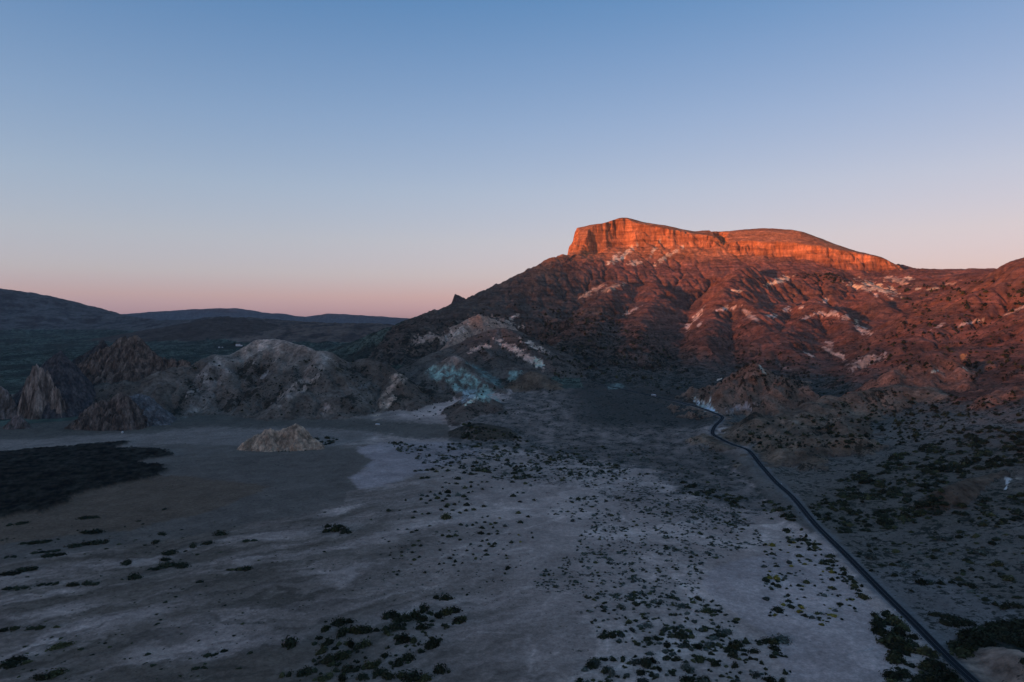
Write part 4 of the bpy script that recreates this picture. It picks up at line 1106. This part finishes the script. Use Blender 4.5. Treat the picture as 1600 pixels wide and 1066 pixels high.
def add_bush(px, py, wpx, tint='d', zone='plain', hr=0.30):
    if abs(px - 800) > 830 or py > 1085: return
    q = ground_hit(px, py)
    if q is None or q[1] > 4000: return
    c = 1.22 * wpx * math.hypot(q[0], q[1]) / F / 2
    if np.min(np.hypot(road_c[:, 0] - q[0], road_c[:, 1] - q[1])) < 4.6 + c * 0.7: return
    bushes.append((q[0], q[1], q[2], c, c * random.uniform(.45, 1.05), c * 2 * hr * random.uniform(.8, 1.25), random.uniform(0, 6.28), tint, zone))
# the bottom thicket, clump by clump
B6 = [(500, 715, 90), (560, 705, 70), (520, 775, 110), (590, 765, 100), (660, 760, 90), (730, 755, 60), (790, 675, 80), (830, 665, 70), (900, 690, 90), (960, 670, 80), (1010, 635, 90), (1050, 655, 60), (1000, 690, 80), (1100, 670, 70), (1150, 655, 80), (1200, 640, 80), (1260, 680, 60),
      (430, 840, 85), (500, 840, 60), (350, 838, 40), (395, 890, 75), (440, 945, 100), (350, 940, 45), (520, 915, 85), (560, 890, 60), (610, 860, 80), (660, 840, 80), (600, 1000, 60), (550, 995, 80), (480, 1000, 60), (680, 975, 90), (730, 960, 80), (860, 965, 80), (1060, 850, 105), (920, 925, 85), (780, 910, 60), (890, 815, 90), (950, 820, 70), (850, 800, 60),
      (780, 745, 60), (840, 740, 90), (890, 745, 60), (1000, 740, 85), (205, 838, 105), (1110, 1000, 90), (1165, 1005, 50), (1090, 560, 55), (1140, 565, 70), (1180, 562, 40), (1150, 735, 60), (310, 1008, 80), (350, 1000, 60), (270, 1020, 70), (200, 1025, 60), (160, 1030, 60), (950, 1040, 120), (880, 1030, 80), (1020, 1050, 90), (720, 1030, 70), (800, 1040, 80), (640, 1040, 70), (520, 1050, 70), (400, 1050, 70), (450, 1030, 60),
      (430, 130, 55), (480, 150, 75), (530, 160, 80), (420, 160, 60), (500, 130, 60), (560, 165, 45)]
for x, y, w in B6: add_bush(400 + x / 3.8625, 790 + y / 3.8625, w / 3.8625, random.choice('dddo'), 'thicket' if y > 300 else 'lone', 0.34)
# clumps on the pale pan, read one by one
B8 = [(290, 100, 50), (340, 95, 60), (400, 90, 60), (450, 85, 60), (480, 105, 70), (590, 95, 65), (740, 115, 60), (800, 130, 70), (680, 170, 90), (870, 95, 80), (930, 100, 80), (970, 110, 70), (1010, 155, 50), (1120, 125, 70), (1200, 120, 80), (1260, 100, 80), (1210, 158, 60), (1350, 155, 60), (1400, 185, 50), (350, 165, 60), (400, 160, 70), (545, 148, 30), (570, 208, 40), (605, 215, 35), (670, 215, 60), (810, 203, 55), (905, 200, 35), (950, 200, 40), (1185, 200, 60), (1305, 213, 55), (1355, 230, 55), (540, 248, 35), (750, 255, 60), (805, 243, 65), (910, 266, 50), (995, 248, 30), (1100, 262, 45), (870, 228, 30),
      (350, 325, 70), (400, 330, 60), (340, 360, 60), (430, 293, 45), (470, 320, 80), (520, 310, 70), (590, 295, 90), (490, 350, 70), (600, 330, 60), (680, 322, 90), (740, 335, 70), (765, 358, 50), (430, 370, 60), (545, 375, 50), (570, 360, 50), (390, 395, 50), (695, 383, 45), (820, 288, 45), (785, 300, 45), (200, 368, 50), (1195, 330, 75), (1235, 298, 40), (1285, 300, 50), (1260, 382, 55), (1390, 368, 50),
      (585, 415, 60), (655, 408, 50), (530, 458, 55), (575, 430, 60), (640, 460, 50), (770, 415, 85), (925, 425, 65), (705, 485, 55), (760, 465, 60), (830, 457, 60), (285, 475, 60), (410, 492, 55), (355, 495, 35), (575, 530, 110), (45, 465, 65), (145, 462, 30), (270, 530, 50), (1245, 487, 65), (1335, 522, 55), (1265, 573, 75), (910, 528, 45), (960, 517, 40), (1070, 533, 35),
      (420, 607, 40), (130, 638, 35), (215, 635, 35), (255, 665, 50), (300, 648, 50), (710, 595, 60), (765, 605, 65), (820, 600, 50), (855, 578, 45), (905, 625, 80), (985, 590, 60), (1010, 620, 60), (1030, 580, 50), (1120, 608, 60), (900, 675, 85), (970, 682, 45), (1050, 655, 45), (1050, 680, 50), (935, 572, 45), (600, 650, 35), (670, 655, 40), (490, 662, 40), (700, 733, 45), (600, 705, 70), (660, 695, 60), (540, 695, 50), (1180, 758, 60), (1245, 690, 40), (1260, 752, 40), (1365, 670, 45), (1375, 713, 50), (910, 747, 50), (955, 738, 40), (800, 777, 60), (890, 792, 60), (970, 775, 60), (1025, 772, 55), (1005, 795, 60), (940, 835, 55), (950, 873, 75), (765, 835, 45), (825, 870, 45), (850, 910, 60), (1105, 820, 40), (1130, 880, 50), (1140, 905, 45), (640, 875, 40), (610, 905, 60), (660, 935, 65), (725, 950, 40), (545, 765, 40), (320, 743, 40), (275, 785, 60), (340, 788, 50), (265, 850, 50), (165, 847, 45), (165, 882, 40), (325, 893, 50), (280, 920, 50), (90, 907, 35), (250, 960, 35), (510, 958, 40), (555, 950, 35), (1140, 1000, 80), (1120, 1045, 50), (1395, 1000, 45), (120, 1055, 50), (90, 1030, 40), (380, 1035, 40), (45, 750, 40), (225, 742, 30)]
for x, y, w in B8: add_bush(600 + x / 5.92, 720 + y / 5.92, w / 5.92, 'y' if (x, y) in ((1245, 690), (1260, 752), (1070, 533)) else random.choice('dddob'), 'pan', 0.30)
# dark low patches on the ash at the left
BL = [(60, 635, 50), (130, 625, 55), (550, 590, 110), (560, 680, 130), (165, 748, 90), (250, 742, 110), (460, 765, 70), (570, 748, 120), (650, 740, 60), (280, 800, 180), (60, 832, 90), (330, 822, 130), (780, 870, 70), (1045, 808, 75), (1190, 765, 70), (1280, 748, 60), (1360, 690, 70), (1540, 732, 100), (1020, 848, 60), (950, 905, 90), (1030, 885, 80), (1120, 885, 80), (830, 962, 100), (1230, 985, 50), (1440, 910, 90), (1520, 905, 60), (540, 995, 60), (450, 1005, 60), (60, 935, 110), (160, 910, 120), (1015, 538, 40), (1000, 690, 60), (960, 740, 55), (590, 1000, 50), (100, 1025, 160), (300, 1000, 140)]
for x, y, w in BL:
    n = max(1, int(w / 45))
    for i in range(n):
        add_bush((x + (i - (n - 1) / 2) * w / n) / 3.9475, 660 + y / 3.9475 - (i - (n - 1) / 2) * 0.9, w / n * 1.15 / 3.9475, 'd', 'ash', 0.16)
BLL = [(1010, 360, 70), (940, 385, 60), (1100, 362, 60), (810, 435, 90), (1450, 385, 60), (1400, 390, 50), (190, 745, 60), (340, 735, 50), (240, 740, 60), (360, 855, 110), (490, 868, 40), (110, 935, 90), (60, 965, 100), (160, 950, 60), (890, 900, 45), (1250, 905, 60), (1300, 900, 60), (1350, 880, 60), (660, 855, 25), (1465, 715, 30), (1440, 985, 45), (1180, 985, 60), (1230, 980, 60), (1510, 890, 50), (330, 1020, 90), (250, 1045, 90), (90, 745, 60), (20, 755, 60)]
for x, y, w in BLL: add_bush(x / 3.8625, 790 + y / 3.8625, w / 3.8625, random.choice('ddo'), 'ash', 0.2)
# scattered fields: polygon, count, width range (px), tints, zone
def poly_sample(poly):
    us = [p[0] for p in poly]; vs_ = [p[1] for p in poly]
    while True:
        u = random.uniform(min(us), max(us)); v = random.uniform(min(vs_), max(vs_))
        if in_poly(np.array([u]), np.array([v]), poly)[0]: return u, v
def field(poly, n, w0, w1, tints, zone, hr=0.30, clump=0.5, lam=26.0):
    got = 0; tries = 0; n = int(n * (1.9 if zone in ('middle', 'front') else 1.35))
    while got < n and tries < n * 12:
        tries += 1
        u, v = poly_sample(poly)
        nz = float(fbm(np.array([u]), np.array([v * 2.2]), lam, 3, 0.6, len(zone) * 3.1)[0])
        if random.random() > np.clip(0.5 + nz * 2.2 * clump, 0.03, 1): continue
        add_bush(u, v, random.uniform(w0, w1) * (0.55 + 0.85 * random.random() ** 2.5), random.choice(tints), zone, hr * random.uniform(.7, 1.1)); got += 1
field([(500, 968), (600, 985), (660, 975), (700, 985), (690, 1010), (640, 1040), (560, 1066), (450, 1066), (490, 1030), (485, 1000)], 75, 8, 17, 'dddo', 'thicket', 0.34, 0.3)
field([(600, 962), (700, 945), (735, 965), (700, 985), (620, 985)], 26, 8, 16, 'dddo', 'thicket', 0.34, 0.3)
field([(605, 692), (660, 694), (800, 692), (880, 705), (985, 730), (960, 752), (860, 752), (780, 748), (700, 735), (640, 718)], 620, 4, 10, 'dddobb', 'pan', 0.3, 0.8)
field([(820, 690), (1000, 700), (1110, 745), (1190, 800), (1150, 830), (1000, 790), (880, 752)], 620, 2.5, 7, 'dbbo', 'scrub', 0.28, 0.6)
field([(840, 800), (900, 775), (1020, 780), (1160, 800), (1200, 850), (1100, 880), (1100, 950), (980, 945), (840, 920), (825, 905), (900, 860), (910, 820)], 820, 3.5, 9, 'dbbbo', 'middle', 0.28, 0.7)
field([(915, 930), (1000, 925), (1120, 940), (1160, 975), (1140, 1000), (1040, 995), (920, 980)], 110, 8, 14, 'ddbo', 'middle', 0.3, 0.7)
field([(930, 985), (1060, 980), (1140, 985), (1150, 1020), (1000, 1012), (940, 1000)], 70, 8, 16, 'ddbo', 'middle', 0.3, 0.7)
field([(900, 1030), (1030, 1020), (1090, 1000), (1230, 990), (1240, 1066), (900, 1072)], 120, 10, 20, 'dddob', 'front', 0.32, 0.8)
field([(640, 830), (800, 830), (830, 930), (700, 960), (560, 930), (590, 870)], 130, 2.5, 6, 'ddb', 'pan', 0.28, 0.6)
field([(480, 800), (640, 790), (620, 900), (480, 1000), (300, 1020), (360, 900)], 90, 2.5, 6, 'ddo', 'ash', 0.2, 0.7)
field([(0, 830), (380, 800), (380, 1060), (0, 1066)], 150, 3, 9, 'ddo', 'ash', 0.16, 0.9)
field([(1190, 850), (1240, 838), (1290, 870), (1330, 920), (1345, 960), (1290, 980), (1200, 965), (1190, 900)], 120, 7, 13, 'ddboy', 'roadside', 0.3, 0.6)
field([(1180, 780), (1230, 790), (1270, 840), (1340, 905), (1370, 950), (1340, 930), (1250, 850), (1200, 810)], 90, 7, 14, 'ddo', 'roadside', 0.3, 0.4)
field([(1355, 960), (1390, 955), (1440, 1010), (1490, 1050), (1520, 1075), (1385, 1075), (1400, 1040), (1370, 985)], 150, 12, 24, 'dddo', 'corner', 0.32, 0.5)
field([(1480, 1015), (1520, 985), (1620, 970), (1620, 1010), (1560, 1002), (1510, 1020), (1500, 1045)], 130, 12, 24, 'dddo', 'corner', 0.32, 0.4)
field([(1596, 1000), (1625, 1000), (1625, 1075), (1606, 1075)], 12, 12, 22, 'ddo', 'corner', 0.32, 0.3)
field([(1232, 792), (1290, 762), (1400, 712), (1500, 680), (1620, 650), (1620, 720), (1540, 735), (1470, 760), (1480, 800), (1400, 828), (1300, 835)], 950, 7, 13, 'dddo', 'slope', 0.3, 0.9, 34)
field([(1480, 790), (1620, 770), (1620, 825), (1500, 822)], 90, 7, 13, 'dddo', 'slope', 0.3, 0.6)
field([(1280, 845), (1400, 830), (1620, 830), (1620, 960), (1500, 935), (1420, 905), (1360, 900)], 150, 5, 15, 'ddbo', 'flat', 0.26, 0.9)
for x, y, w in [(1440, 911, 16), (1455, 913, 12), (1470, 912, 14), (1487, 910, 12), (1499, 906, 14), (1510, 914, 12), (1520, 917, 16), (1505, 893, 10), (1424, 924, 8), (1399, 900, 12), (1461, 962, 16), (1475, 964, 14), (1490, 968, 18), (1505, 974, 20), (1478, 976, 18), (1494, 976, 20), (1515, 975, 16), (1540, 938, 14), (1555, 945, 14), (1570, 950, 16), (1590, 948, 18)]:
    add_bush(x, y, w, 'd', 'flat', 0.28)
field([(1095, 690), (1150, 720), (1180, 760), (1110, 745), (1060, 720)], 40, 4, 8, 'ddb', 'scrub', 0.3)
field([(1060, 750), (1140, 770), (1200, 790), (1170, 800), (1080, 775)], 45, 8, 14, 'dddo', 'scrub', 0.3, 0.6)
# slopes
field([(860, 480), (960, 490), (1060, 560), (1100, 610), (1020, 612), (940, 600), (870, 590), (840, 540)], 520, 3, 6, 'dddo', 'mountain', 0.5, 0.8, 18)
field([(1140, 675), (1250, 645), (1320, 660), (1390, 640), (1470, 640), (1540, 650), (1500, 680), (1380, 700), (1260, 700), (1180, 702)], 330, 4, 9, 'dddo', 'scarp', 0.4, 0.9, 22)
field([(1250, 610), (1390, 610), (1500, 620), (1600, 610), (1600, 650), (1450, 650), (1300, 650)], 190, 3, 7, 'dddo', 'scarp', 0.4, 0.8, 22)
field([(1400, 440), (1540, 440), (1620, 430), (1620, 600), (1500, 570), (1400, 580), (1330, 560), (1420, 500)], 330, 3, 7, 'dddo', 'mountain', 0.5, 0.9, 20)
field([(1120, 560), (1200, 540), (1330, 580), (1320, 610), (1200, 600)], 110, 3, 6, 'ddd', 'mountain', 0.5, 0.7, 20)
field([(1240, 430), (1300, 428), (1340, 440), (1260, 445)], 50, 3, 6, 'ddd', 'mountain', 0.5, 0.5, 20)
field([(680, 490), (850, 470), (870, 560), (780, 560), (700, 540)], 160, 2.5, 5, 'ddd', 'mountain', 0.5, 0.7, 18)
field([(260, 560), (540, 560), (700, 600), (880, 600), (880, 640), (700, 660), (560, 650), (300, 650)], 420, 2.5, 5, 'dddb', 'hills', 0.4, 0.8, 24)
field([(725, 660), (815, 680), (815, 692), (720, 690)], 60, 5, 9, 'ddo', 'hills', 0.35, 0.3)
field([(488, 686), (522, 682), (530, 690), (495, 700)], 14, 8, 13, 'ddd', 'mound', 0.3, 0.1)
field([(375, 700), (500, 698), (495, 706), (400, 708)], 16, 5, 9, 'ddd', 'mound', 0.3, 0.1)
print('bushes', len(bushes))
def seen_size(b):
    return b[3] / math.hypot(b[0], b[1])
order = sorted(range(len(bushes)), key=lambda i: -seen_size(bushes[i]))
single = set(order[:298])
ZL = {'thicket': ('dark rounded broom bush in the thicket at the bottom centre of the plain', 'broom bushes of the bottom thicket'),
      'lone': ('dark broom bush of the isolated clump on the bare ash left of centre', 'broom bushes of the isolated clump'),
      'pan': ('dark cushion bush on the pale pan in the middle of the plain', 'cushion bushes on the pale pan'),
      'ash': ('low dark spreading bush on the streaked ash at the left', 'low bushes on the streaked ash'),
      'middle': ('bush of the dense scatter left of the road', 'bushes of the dense scatter'),
      'front': ('dark bush in the group at the bottom edge right of centre', 'bushes at the bottom edge'),
      'roadside': ('bush on pale ground left of the near road', 'bushes along the road'),
      'corner': ('dark bush in the growth at the near road end', 'bushes in the bottom right corner'),
      'slope': ('dark bush on the brown slope right of the road', 'bushes on the slope right of the road'),
      'flat': ('dark bush on the grey flat right of the road', 'bushes on the grey flat'),
      'scrub': ('bush on the scrubby fan between the plain and the road', 'bushes of the scrubby fan'),
      'mound': ('dark bush at the foot of the small tan mound', 'bushes by the tan mound'),
      'scarp': ('bush on the tan scrubby hill right of the road bend', 'bushes on the scrubby hill'),
      'mountain': ('bush on the lower slope of the red mountain', 'bushes on the mountain slope'),
      'hills': ('bush on the dark hills behind the plain', 'bushes on the dark hills')}
ALT = {'y': 'yellow-green', 'b': 'grey-green', 'o': 'olive'}
for i in sorted(single):
    b = bushes[i]
    o = bpy.data.objects.new('bush', BUSH[b[7], i % 4]); COL.objects.link(o)
    o.location = b[:3]; o.scale = (b[3], b[4], b[5] / 0.62); o.rotation_euler = (0, 0, b[6])
    lb, gr = ZL[b[8]]
    if b[7] in ALT:
        lb = (lb.replace('dark ', ALT[b[7]] + ' ', 1) if 'dark ' in lb[:10] else ALT[b[7]] + ' ' + lb)
        gr = ALT[b[7]] + ' ' + gr
    wpx = 2 * seen_size(b) * F
    szw = 'big' if wpx > 24 else ('mid-sized' if wpx > 17 else 'small')
    if b[8] in ('corner', 'roadside', 'flat'):
        k_ = int(np.argmin(np.hypot(road_c[:, 0] - b[0], road_c[:, 1] - b[1])))
        dist_ = math.hypot(road_c[k_, 0] - b[0], road_c[k_, 1] - b[1])
        if dist_ < 14: lb += ', close to the asphalt'
        elif b[8] == 'corner': lb += ', plain side' if (b[0] - road_c[k_, 0]) * nrm[k_, 0] + (b[1] - road_c[k_, 1]) * nrm[k_, 1] < 0 else ', hill side'
    tag(o, szw + ' ' + lb, 'bush', szw + ' ' + gr)
# all the smaller ones: one mass of real little domes
def low_bush(seed):
    return bush_arrays(seed, 16, 6, 2)
LOW = [low_bush(s_) for s_ in range(6)]
def mass(name, idx, label):
    Vs = []; Fv = []; Cs = []; base_i = 0
    for n_, i in enumerate(idx):
        b = bushes[i]; V, Fs, Cc = LOW[n_ % 6]
        ca_, sa_ = math.cos(b[6]), math.sin(b[6])
        va = np.array(V) * (b[3], b[4], b[5] / 0.62)
        va = np.stack([va[:, 0] * ca_ - va[:, 1] * sa_ + b[0], va[:, 0] * sa_ + va[:, 1] * ca_ + b[1], va[:, 2] + b[2]], 1)
        k = random.uniform(.6, 1.5)
        tc = np.array(TINTS[b[7]]) * k
        Vs.append(va); Cs.append(np.concatenate([np.array(Cc)[:, None] * tc[None], np.ones((len(Cc), 1))], 1))
        Fv += [tuple(q + base_i for q in f) for f in Fs]
        base_i += len(V)
    me = bpy.data.meshes.new(name); me.from_pydata(np.concatenate(Vs).tolist(), [], Fv); me.update()
    ca = me.color_attributes.new('leaf', 'FLOAT_COLOR', 'POINT')
    ca.data.foreach_set('color', np.concatenate(Cs).astype(np.float32).ravel())
    o = link_mesh(name, me, LEAF)
    tag(o, label, None, None, 'stuff')
mass('scrub', [i for i in range(len(bushes)) if i not in single], 'small dark scrub scattered over plain and slopes')

# ------------------------------------------------------------------ trees
bark = plain_mat('bark', (0.05, 0.04, 0.032), 0.95, 0.3, 2.0)
def tree_meshes(seed):
    rg = np.random.default_rng(seed)
    bm = bmesh.new()
    def limb(a, b, r0, r1, n=6):
        d = Vector(b) - Vector(a); L = d.length
        m = Matrix.Translation((Vector(a) + Vector(b)) / 2) @ d.to_track_quat('Z', 'Y').to_matrix().to_4x4()
        bmesh.ops.create_cone(bm, cap_ends=True, segments=n, radius1=r0, radius2=r1, depth=L, matrix=m)
    limb((0, 0, -.05), (0.01, 0.01, .45), .035, .024); limb((0.01, 0.01, .43), (0.0, .02, .85), .025, .008)
    for k in range(6):
        a = rg.uniform(0, 6.28); z = rg.uniform(.25, .6)
        limb((0, 0, z), (.2 * math.cos(a), .2 * math.sin(a), z + .13), .011, .004, 4)
    tr = bpy.data.meshes.new('trunk'); bm.to_mesh(tr); bm.free(); tr.materials.append(bark)
    V = []; Fs = []; Cc = []
    clumps = []
    for k in range(16):
        h = rg.uniform(.2, .96); w = .34 * (1 - abs(h - .42) / .72) ** .7
        a = rg.uniform(0, 6.28); r_ = w * rg.uniform(.2, 1.0)
        clumps.append((r_ * math.cos(a), r_ * math.sin(a), h, rg.uniform(.08, .15), rg.uniform(.55, 1.6)))
    for cx, cy, cz_, cr, sh in clumps:
        for j in range(26):
            p = rg.normal(size=3); p = p / np.linalg.norm(p) * cr * rg.uniform(.4, 1.05) + (cx, cy, cz_)
            n = rg.normal(size=3); n[2] += .6; n /= np.linalg.norm(n); u = np.cross(n, rg.normal(size=3)); u /= np.linalg.norm(u); w = np.cross(n, u)
            sz = rg.uniform(.02, .048); b0 = len(V)
            for q in (p - u * sz, p + w * sz * .7, p + u * sz, p - w * sz * .7): V.append(tuple(q))
            Cc += [sh * rg.uniform(.7, 1.3)] * 4; Fs.append((b0, b0 + 1, b0 + 2, b0 + 3))
    cr_ = bpy.data.meshes.new('crown'); cr_.from_pydata(V, [], Fs); cr_.update()
    ca = cr_.color_attributes.new('leaf', 'FLOAT_COLOR', 'POINT')
    ca.data.foreach_set('color', np.array([[0.017 * c, 0.022 * c, 0.014 * c, 1] for c in Cc], np.float32).ravel())
    cr_.materials.append(LEAF)
    return tr, cr_
TREES = [tree_meshes(s_) for s_ in (1, 2, 3, 4)]
def tree(px, py, h, label, group):
    q = ground_hit(px, py)
    if q is None: return
    H = h * q[1] / F
    t = empty('pine_tree', q - np.array([0, 0, 0.1]), random.uniform(0, 6.28)); t.scale = (H * random.uniform(.85, 1.2), H * random.uniform(.85, 1.2), H)
    tr, cr_ = TREES[int(px) % 4]
    for nm, me in (('trunk', tr), ('crown', cr_)):
        o = bpy.data.objects.new(nm, me); COL.objects.link(o); o.parent = t
    tag(t, label, 'tree', group)
TG = [
 ('dark pine on the face of the pinkish crag', 'pines on the crag face', [(1180.6, 599, 12), (1174, 593, 6), (1161, 598, 9), (1177, 609, 8), (1159, 623, 8), (1173, 626, 9), (1168, 575, 8), (1178, 614, 7), (1142, 616, 7)]),
 ('dark pine of the grove in the hollow behind the pinkish crag', 'pines of the hollow grove', [(1221, 583, 8), (1222, 591, 7), (1215, 601, 8), (1228, 599, 9), (1233, 596, 9), (1240, 595, 10), (1247, 597, 10), (1251, 602, 8), (1242, 603, 9), (1232, 607, 9), (1223, 603, 8), (1229, 616, 7), (1197, 607, 12), (1195, 600, 9), (1200, 613, 8), (1247, 609, 7), (1237, 610, 8), (1210, 606, 7), (1199.6, 573, 9)]),
 ('dark pine along the left shoulder of the pinkish crag', 'pines on the crag shoulder', [(1153, 587, 8), (1146, 592, 9), (1140, 597, 8), (1133, 600, 7), (1127, 602, 7), (1114, 605, 8), (1108, 611, 7), (1102, 617, 8), (1095, 624, 7)]),
 ('dark pine below the road bend', 'pines below the road bend', [(1088, 652, 9), (1083, 653, 7), (1096, 655, 6)]),
 ('dark pine beside the red humps on the right-hand slope', 'pines by the red humps', [(1437, 572, 9), (1418, 580, 8), (1445, 587, 8), (1403, 572, 8), (1517, 574, 8), (1525, 579, 9), (1531, 587, 10), (1522, 599, 10), (1518, 594, 9), (1510, 590, 7), (1526, 590, 9), (1545, 579, 6), (1470, 600, 6), (1394, 575, 7), (1383, 571, 7)]),
 ('dark pine near the right edge above the small red rocks', 'pines near the right edge', [(1567, 597, 8), (1573, 593, 9), (1580, 590, 9), (1584, 586, 8), (1597, 582, 9), (1579, 549, 7), (1589, 546, 5)]),
 ('small dark pine beside the road beyond the white coach', 'pines beside the far road', [(1042, 616, 6), (1046, 617, 6), (1058, 624, 5)]),
]
for lb, gr, pts in TG:
    for p in pts: tree(*p, lb, gr)
tree(366.5, 541, 7, 'dark pine standing against the white hotel on the far plain', 'lone pines')

# ------------------------------------------------------------------ white coach by the far road
white = plain_mat('white_paint', (0.72, 0.73, 0.74), 0.35, 0.06, 0.5, 0.5)
glassm = plain_mat('dark_glass', (0.02, 0.024, 0.03), 0.12, 0.1, 1.0, 0.5)
rubber = plain_mat('rubber', (0.02, 0.02, 0.02), 0.9, 0.1)
steel = plain_mat('wheel_steel', (0.4, 0.4, 0.4), 0.4, 0.1, 5, 0.5, 0.8)
def coach():
    i = int(np.argmin(np.abs(road_c[:, 0] - PG(1023, 619.5, 40)[0]) + np.abs(road_c[:, 1] - PG(1023, 619.5, 40)[1])))
    p = road_c[i]; t = tang[i]
    rz = math.atan2(t[1], t[0])
    o = empty('coach', (p[0] + nrm[i, 0] * -1.5, p[1] + nrm[i, 1] * -1.5, p[2] + 0.14), rz)
    link_mesh('body', box_mesh('body', -6, 6, -1.27, 1.27, 0.38, 3.55, 0.18), white, o)
    for sd_ in (-1, 1):
        for k in range(6):
            x0 = -5.4 + k * 1.75
            link_mesh('window', box_mesh('window', x0, x0 + 1.62, sd_ * 1.275 - 0.02, sd_ * 1.275 + 0.02, 1.75, 2.95), glassm, o, False)
    link_mesh('windscreen', box_mesh('windscreen', 5.98, 6.03, -1.1, 1.1, 1.3, 3.1, 0.01), glassm, o, False)
    link_mesh('rear_window', box_mesh('rear_window', -6.03, -5.98, -1.0, 1.0, 1.9, 3.0, 0.01), glassm, o, False)
    for x in (-3.6, 3.9):
        for sd_ in (-1, 1):
            bm = bmesh.new(); bmesh.ops.create_cone(bm, cap_ends=True, segments=20, radius1=.5, radius2=.5, depth=.3, matrix=Matrix.Translation((x, sd_ * 1.16, .5)) @ Matrix.Rotation(math.pi / 2, 4, 'X'))
            me = bpy.data.meshes.new('wheel'); bm.to_mesh(me); bm.free()
            wheel = link_mesh('wheel', me, rubber, o, False)
            bm = bmesh.new(); bmesh.ops.create_cone(bm, cap_ends=True, segments=16, radius1=.28, radius2=.24, depth=.05, matrix=Matrix.Translation((x, sd_ * 1.33, .5)) @ Matrix.Rotation(math.pi / 2, 4, 'X'))
            me = bpy.data.meshes.new('rim'); bm.to_mesh(me); bm.free(); link_mesh('rim', me, steel, wheel, False)
    link_mesh('roof_unit', box_mesh('roof_unit', -1.5, 1.2, -.7, .7, 3.55, 3.78, .05), white, o)
    tag(o, 'white coach standing at the far road below the mountain', 'coach')
coach()

# ------------------------------------------------------------------ buildings on the far plain
wallm = plain_mat('white_wall', (0.72, 0.66, 0.63), 0.9, 0.08, 0.3)
roofm = plain_mat('roof_tile', (0.24, 0.15, 0.12), 0.9, 0.2, 0.4)
def house(px, py, wpx, hpx, label, wing=False, rz=0.0):
    q = ground_hit(px, py)
    if q is None: return
    W = wpx * q[1] / F; H = hpx * q[1] / F; Dp = W * 0.45
    o = empty('house', q - np.array([0, 0, 0.4]), rz)
    def gable(n, x0, x1, y0, y1, z, rise, over):
        V = [(x0 - over, y0 - over, z), (x1 + over, y0 - over, z), (x1 + over, y1 + over, z), (x0 - over, y1 + over, z), (x0 - over, (y0 + y1) / 2, z + rise), (x1 + over, (y0 + y1) / 2, z + rise)]
        me = bpy.data.meshes.new(n); me.from_pydata(V, [], [(0, 1, 5, 4), (2, 3, 4, 5), (0, 4, 3), (1, 2, 5), (3, 2, 1, 0)]); me.update(); return me
    link_mesh('wall', box_mesh('wall', -W / 2, W / 2, -Dp / 2, Dp / 2, 0, H), wallm, o, False)
    link_mesh('roof', gable('roof', -W / 2, W / 2, -Dp / 2, Dp / 2, H, H * .3, .4), roofm, o, False)
    n = max(2, int(W / 3.5))
    for k in range(n):
        x = -W / 2 + (k + .5) * W / n
        link_mesh('window', box_mesh('window', x - .5, x + .5, -Dp / 2 - .03, -Dp / 2 + .02, H * .35, H * .35 + 1.3), glassm, o, False)
    link_mesh('door', box_mesh('door', -.6 + W / n / 2, .6 + W / n / 2, -Dp / 2 - .05, -Dp / 2 + .02, .1, 2.2), roofm, o, False)
    if wing:
        link_mesh('wing', box_mesh('wing', W / 2, W * .95, -Dp / 2 - 2, Dp / 2 - 1, 0, H * .55), wallm, o, False)
        link_mesh('wing_roof', gable('wing_roof', W / 2 + .45, W * .95, -Dp / 2 - 2, Dp / 2 - 1, H * .55 + .003, H * .2, .3), roofm, o, False)
    tag(o, label, 'house')
house(372, 541, 6.5, 3.2, 'large pale hotel with a low wing behind the grey hill', True, 0.15)
house(342.5, 543.5, 2.6, 1.6, 'small white house on the far plain left of the hotel', False, 0.1)
house(347.5, 543.5, 2.0, 1.3, 'smallest white hut on the far plain beside the small white house', False, -0.2)
house(228, 542, 1.8, 1.4, 'tiny white hut behind the jagged brown ridge', False, 0.3)

# ------------------------------------------------------------------ white marker posts at the road edge
def post(px, py, side, label):
    q = PG(px, py, 0.0)
    i = int(np.argmin(np.hypot(road_c[:, 0] - q[0], road_c[:, 1] - q[1])))
    p = road_c[i]
    x, y = p[0] + nrm[i, 0] * side, p[1] + nrm[i, 1] * side
    o = empty('marker_post', (x, y, float(land_z([x], [y])[0]) - 0.1))
    link_mesh('shaft', box_mesh('shaft', -.12, .12, -.12, .12, 0, 1.15, .02), white, o, False)
    link_mesh('cap', box_mesh('cap', -.14, .14, -.14, .14, 1.15, 1.3, .02), rubber, o, False)
    link_mesh('reflector', box_mesh('reflector', -.07, .07, -.16, -.12, .8, 1.02), steel, o, False)
    tag(o, label, 'post')
post(1399, 955, -3.9, 'white marker post beside the near stretch of the road')
post(1228, 764, 4.0, 'white marker post beside the road below the brown slope')
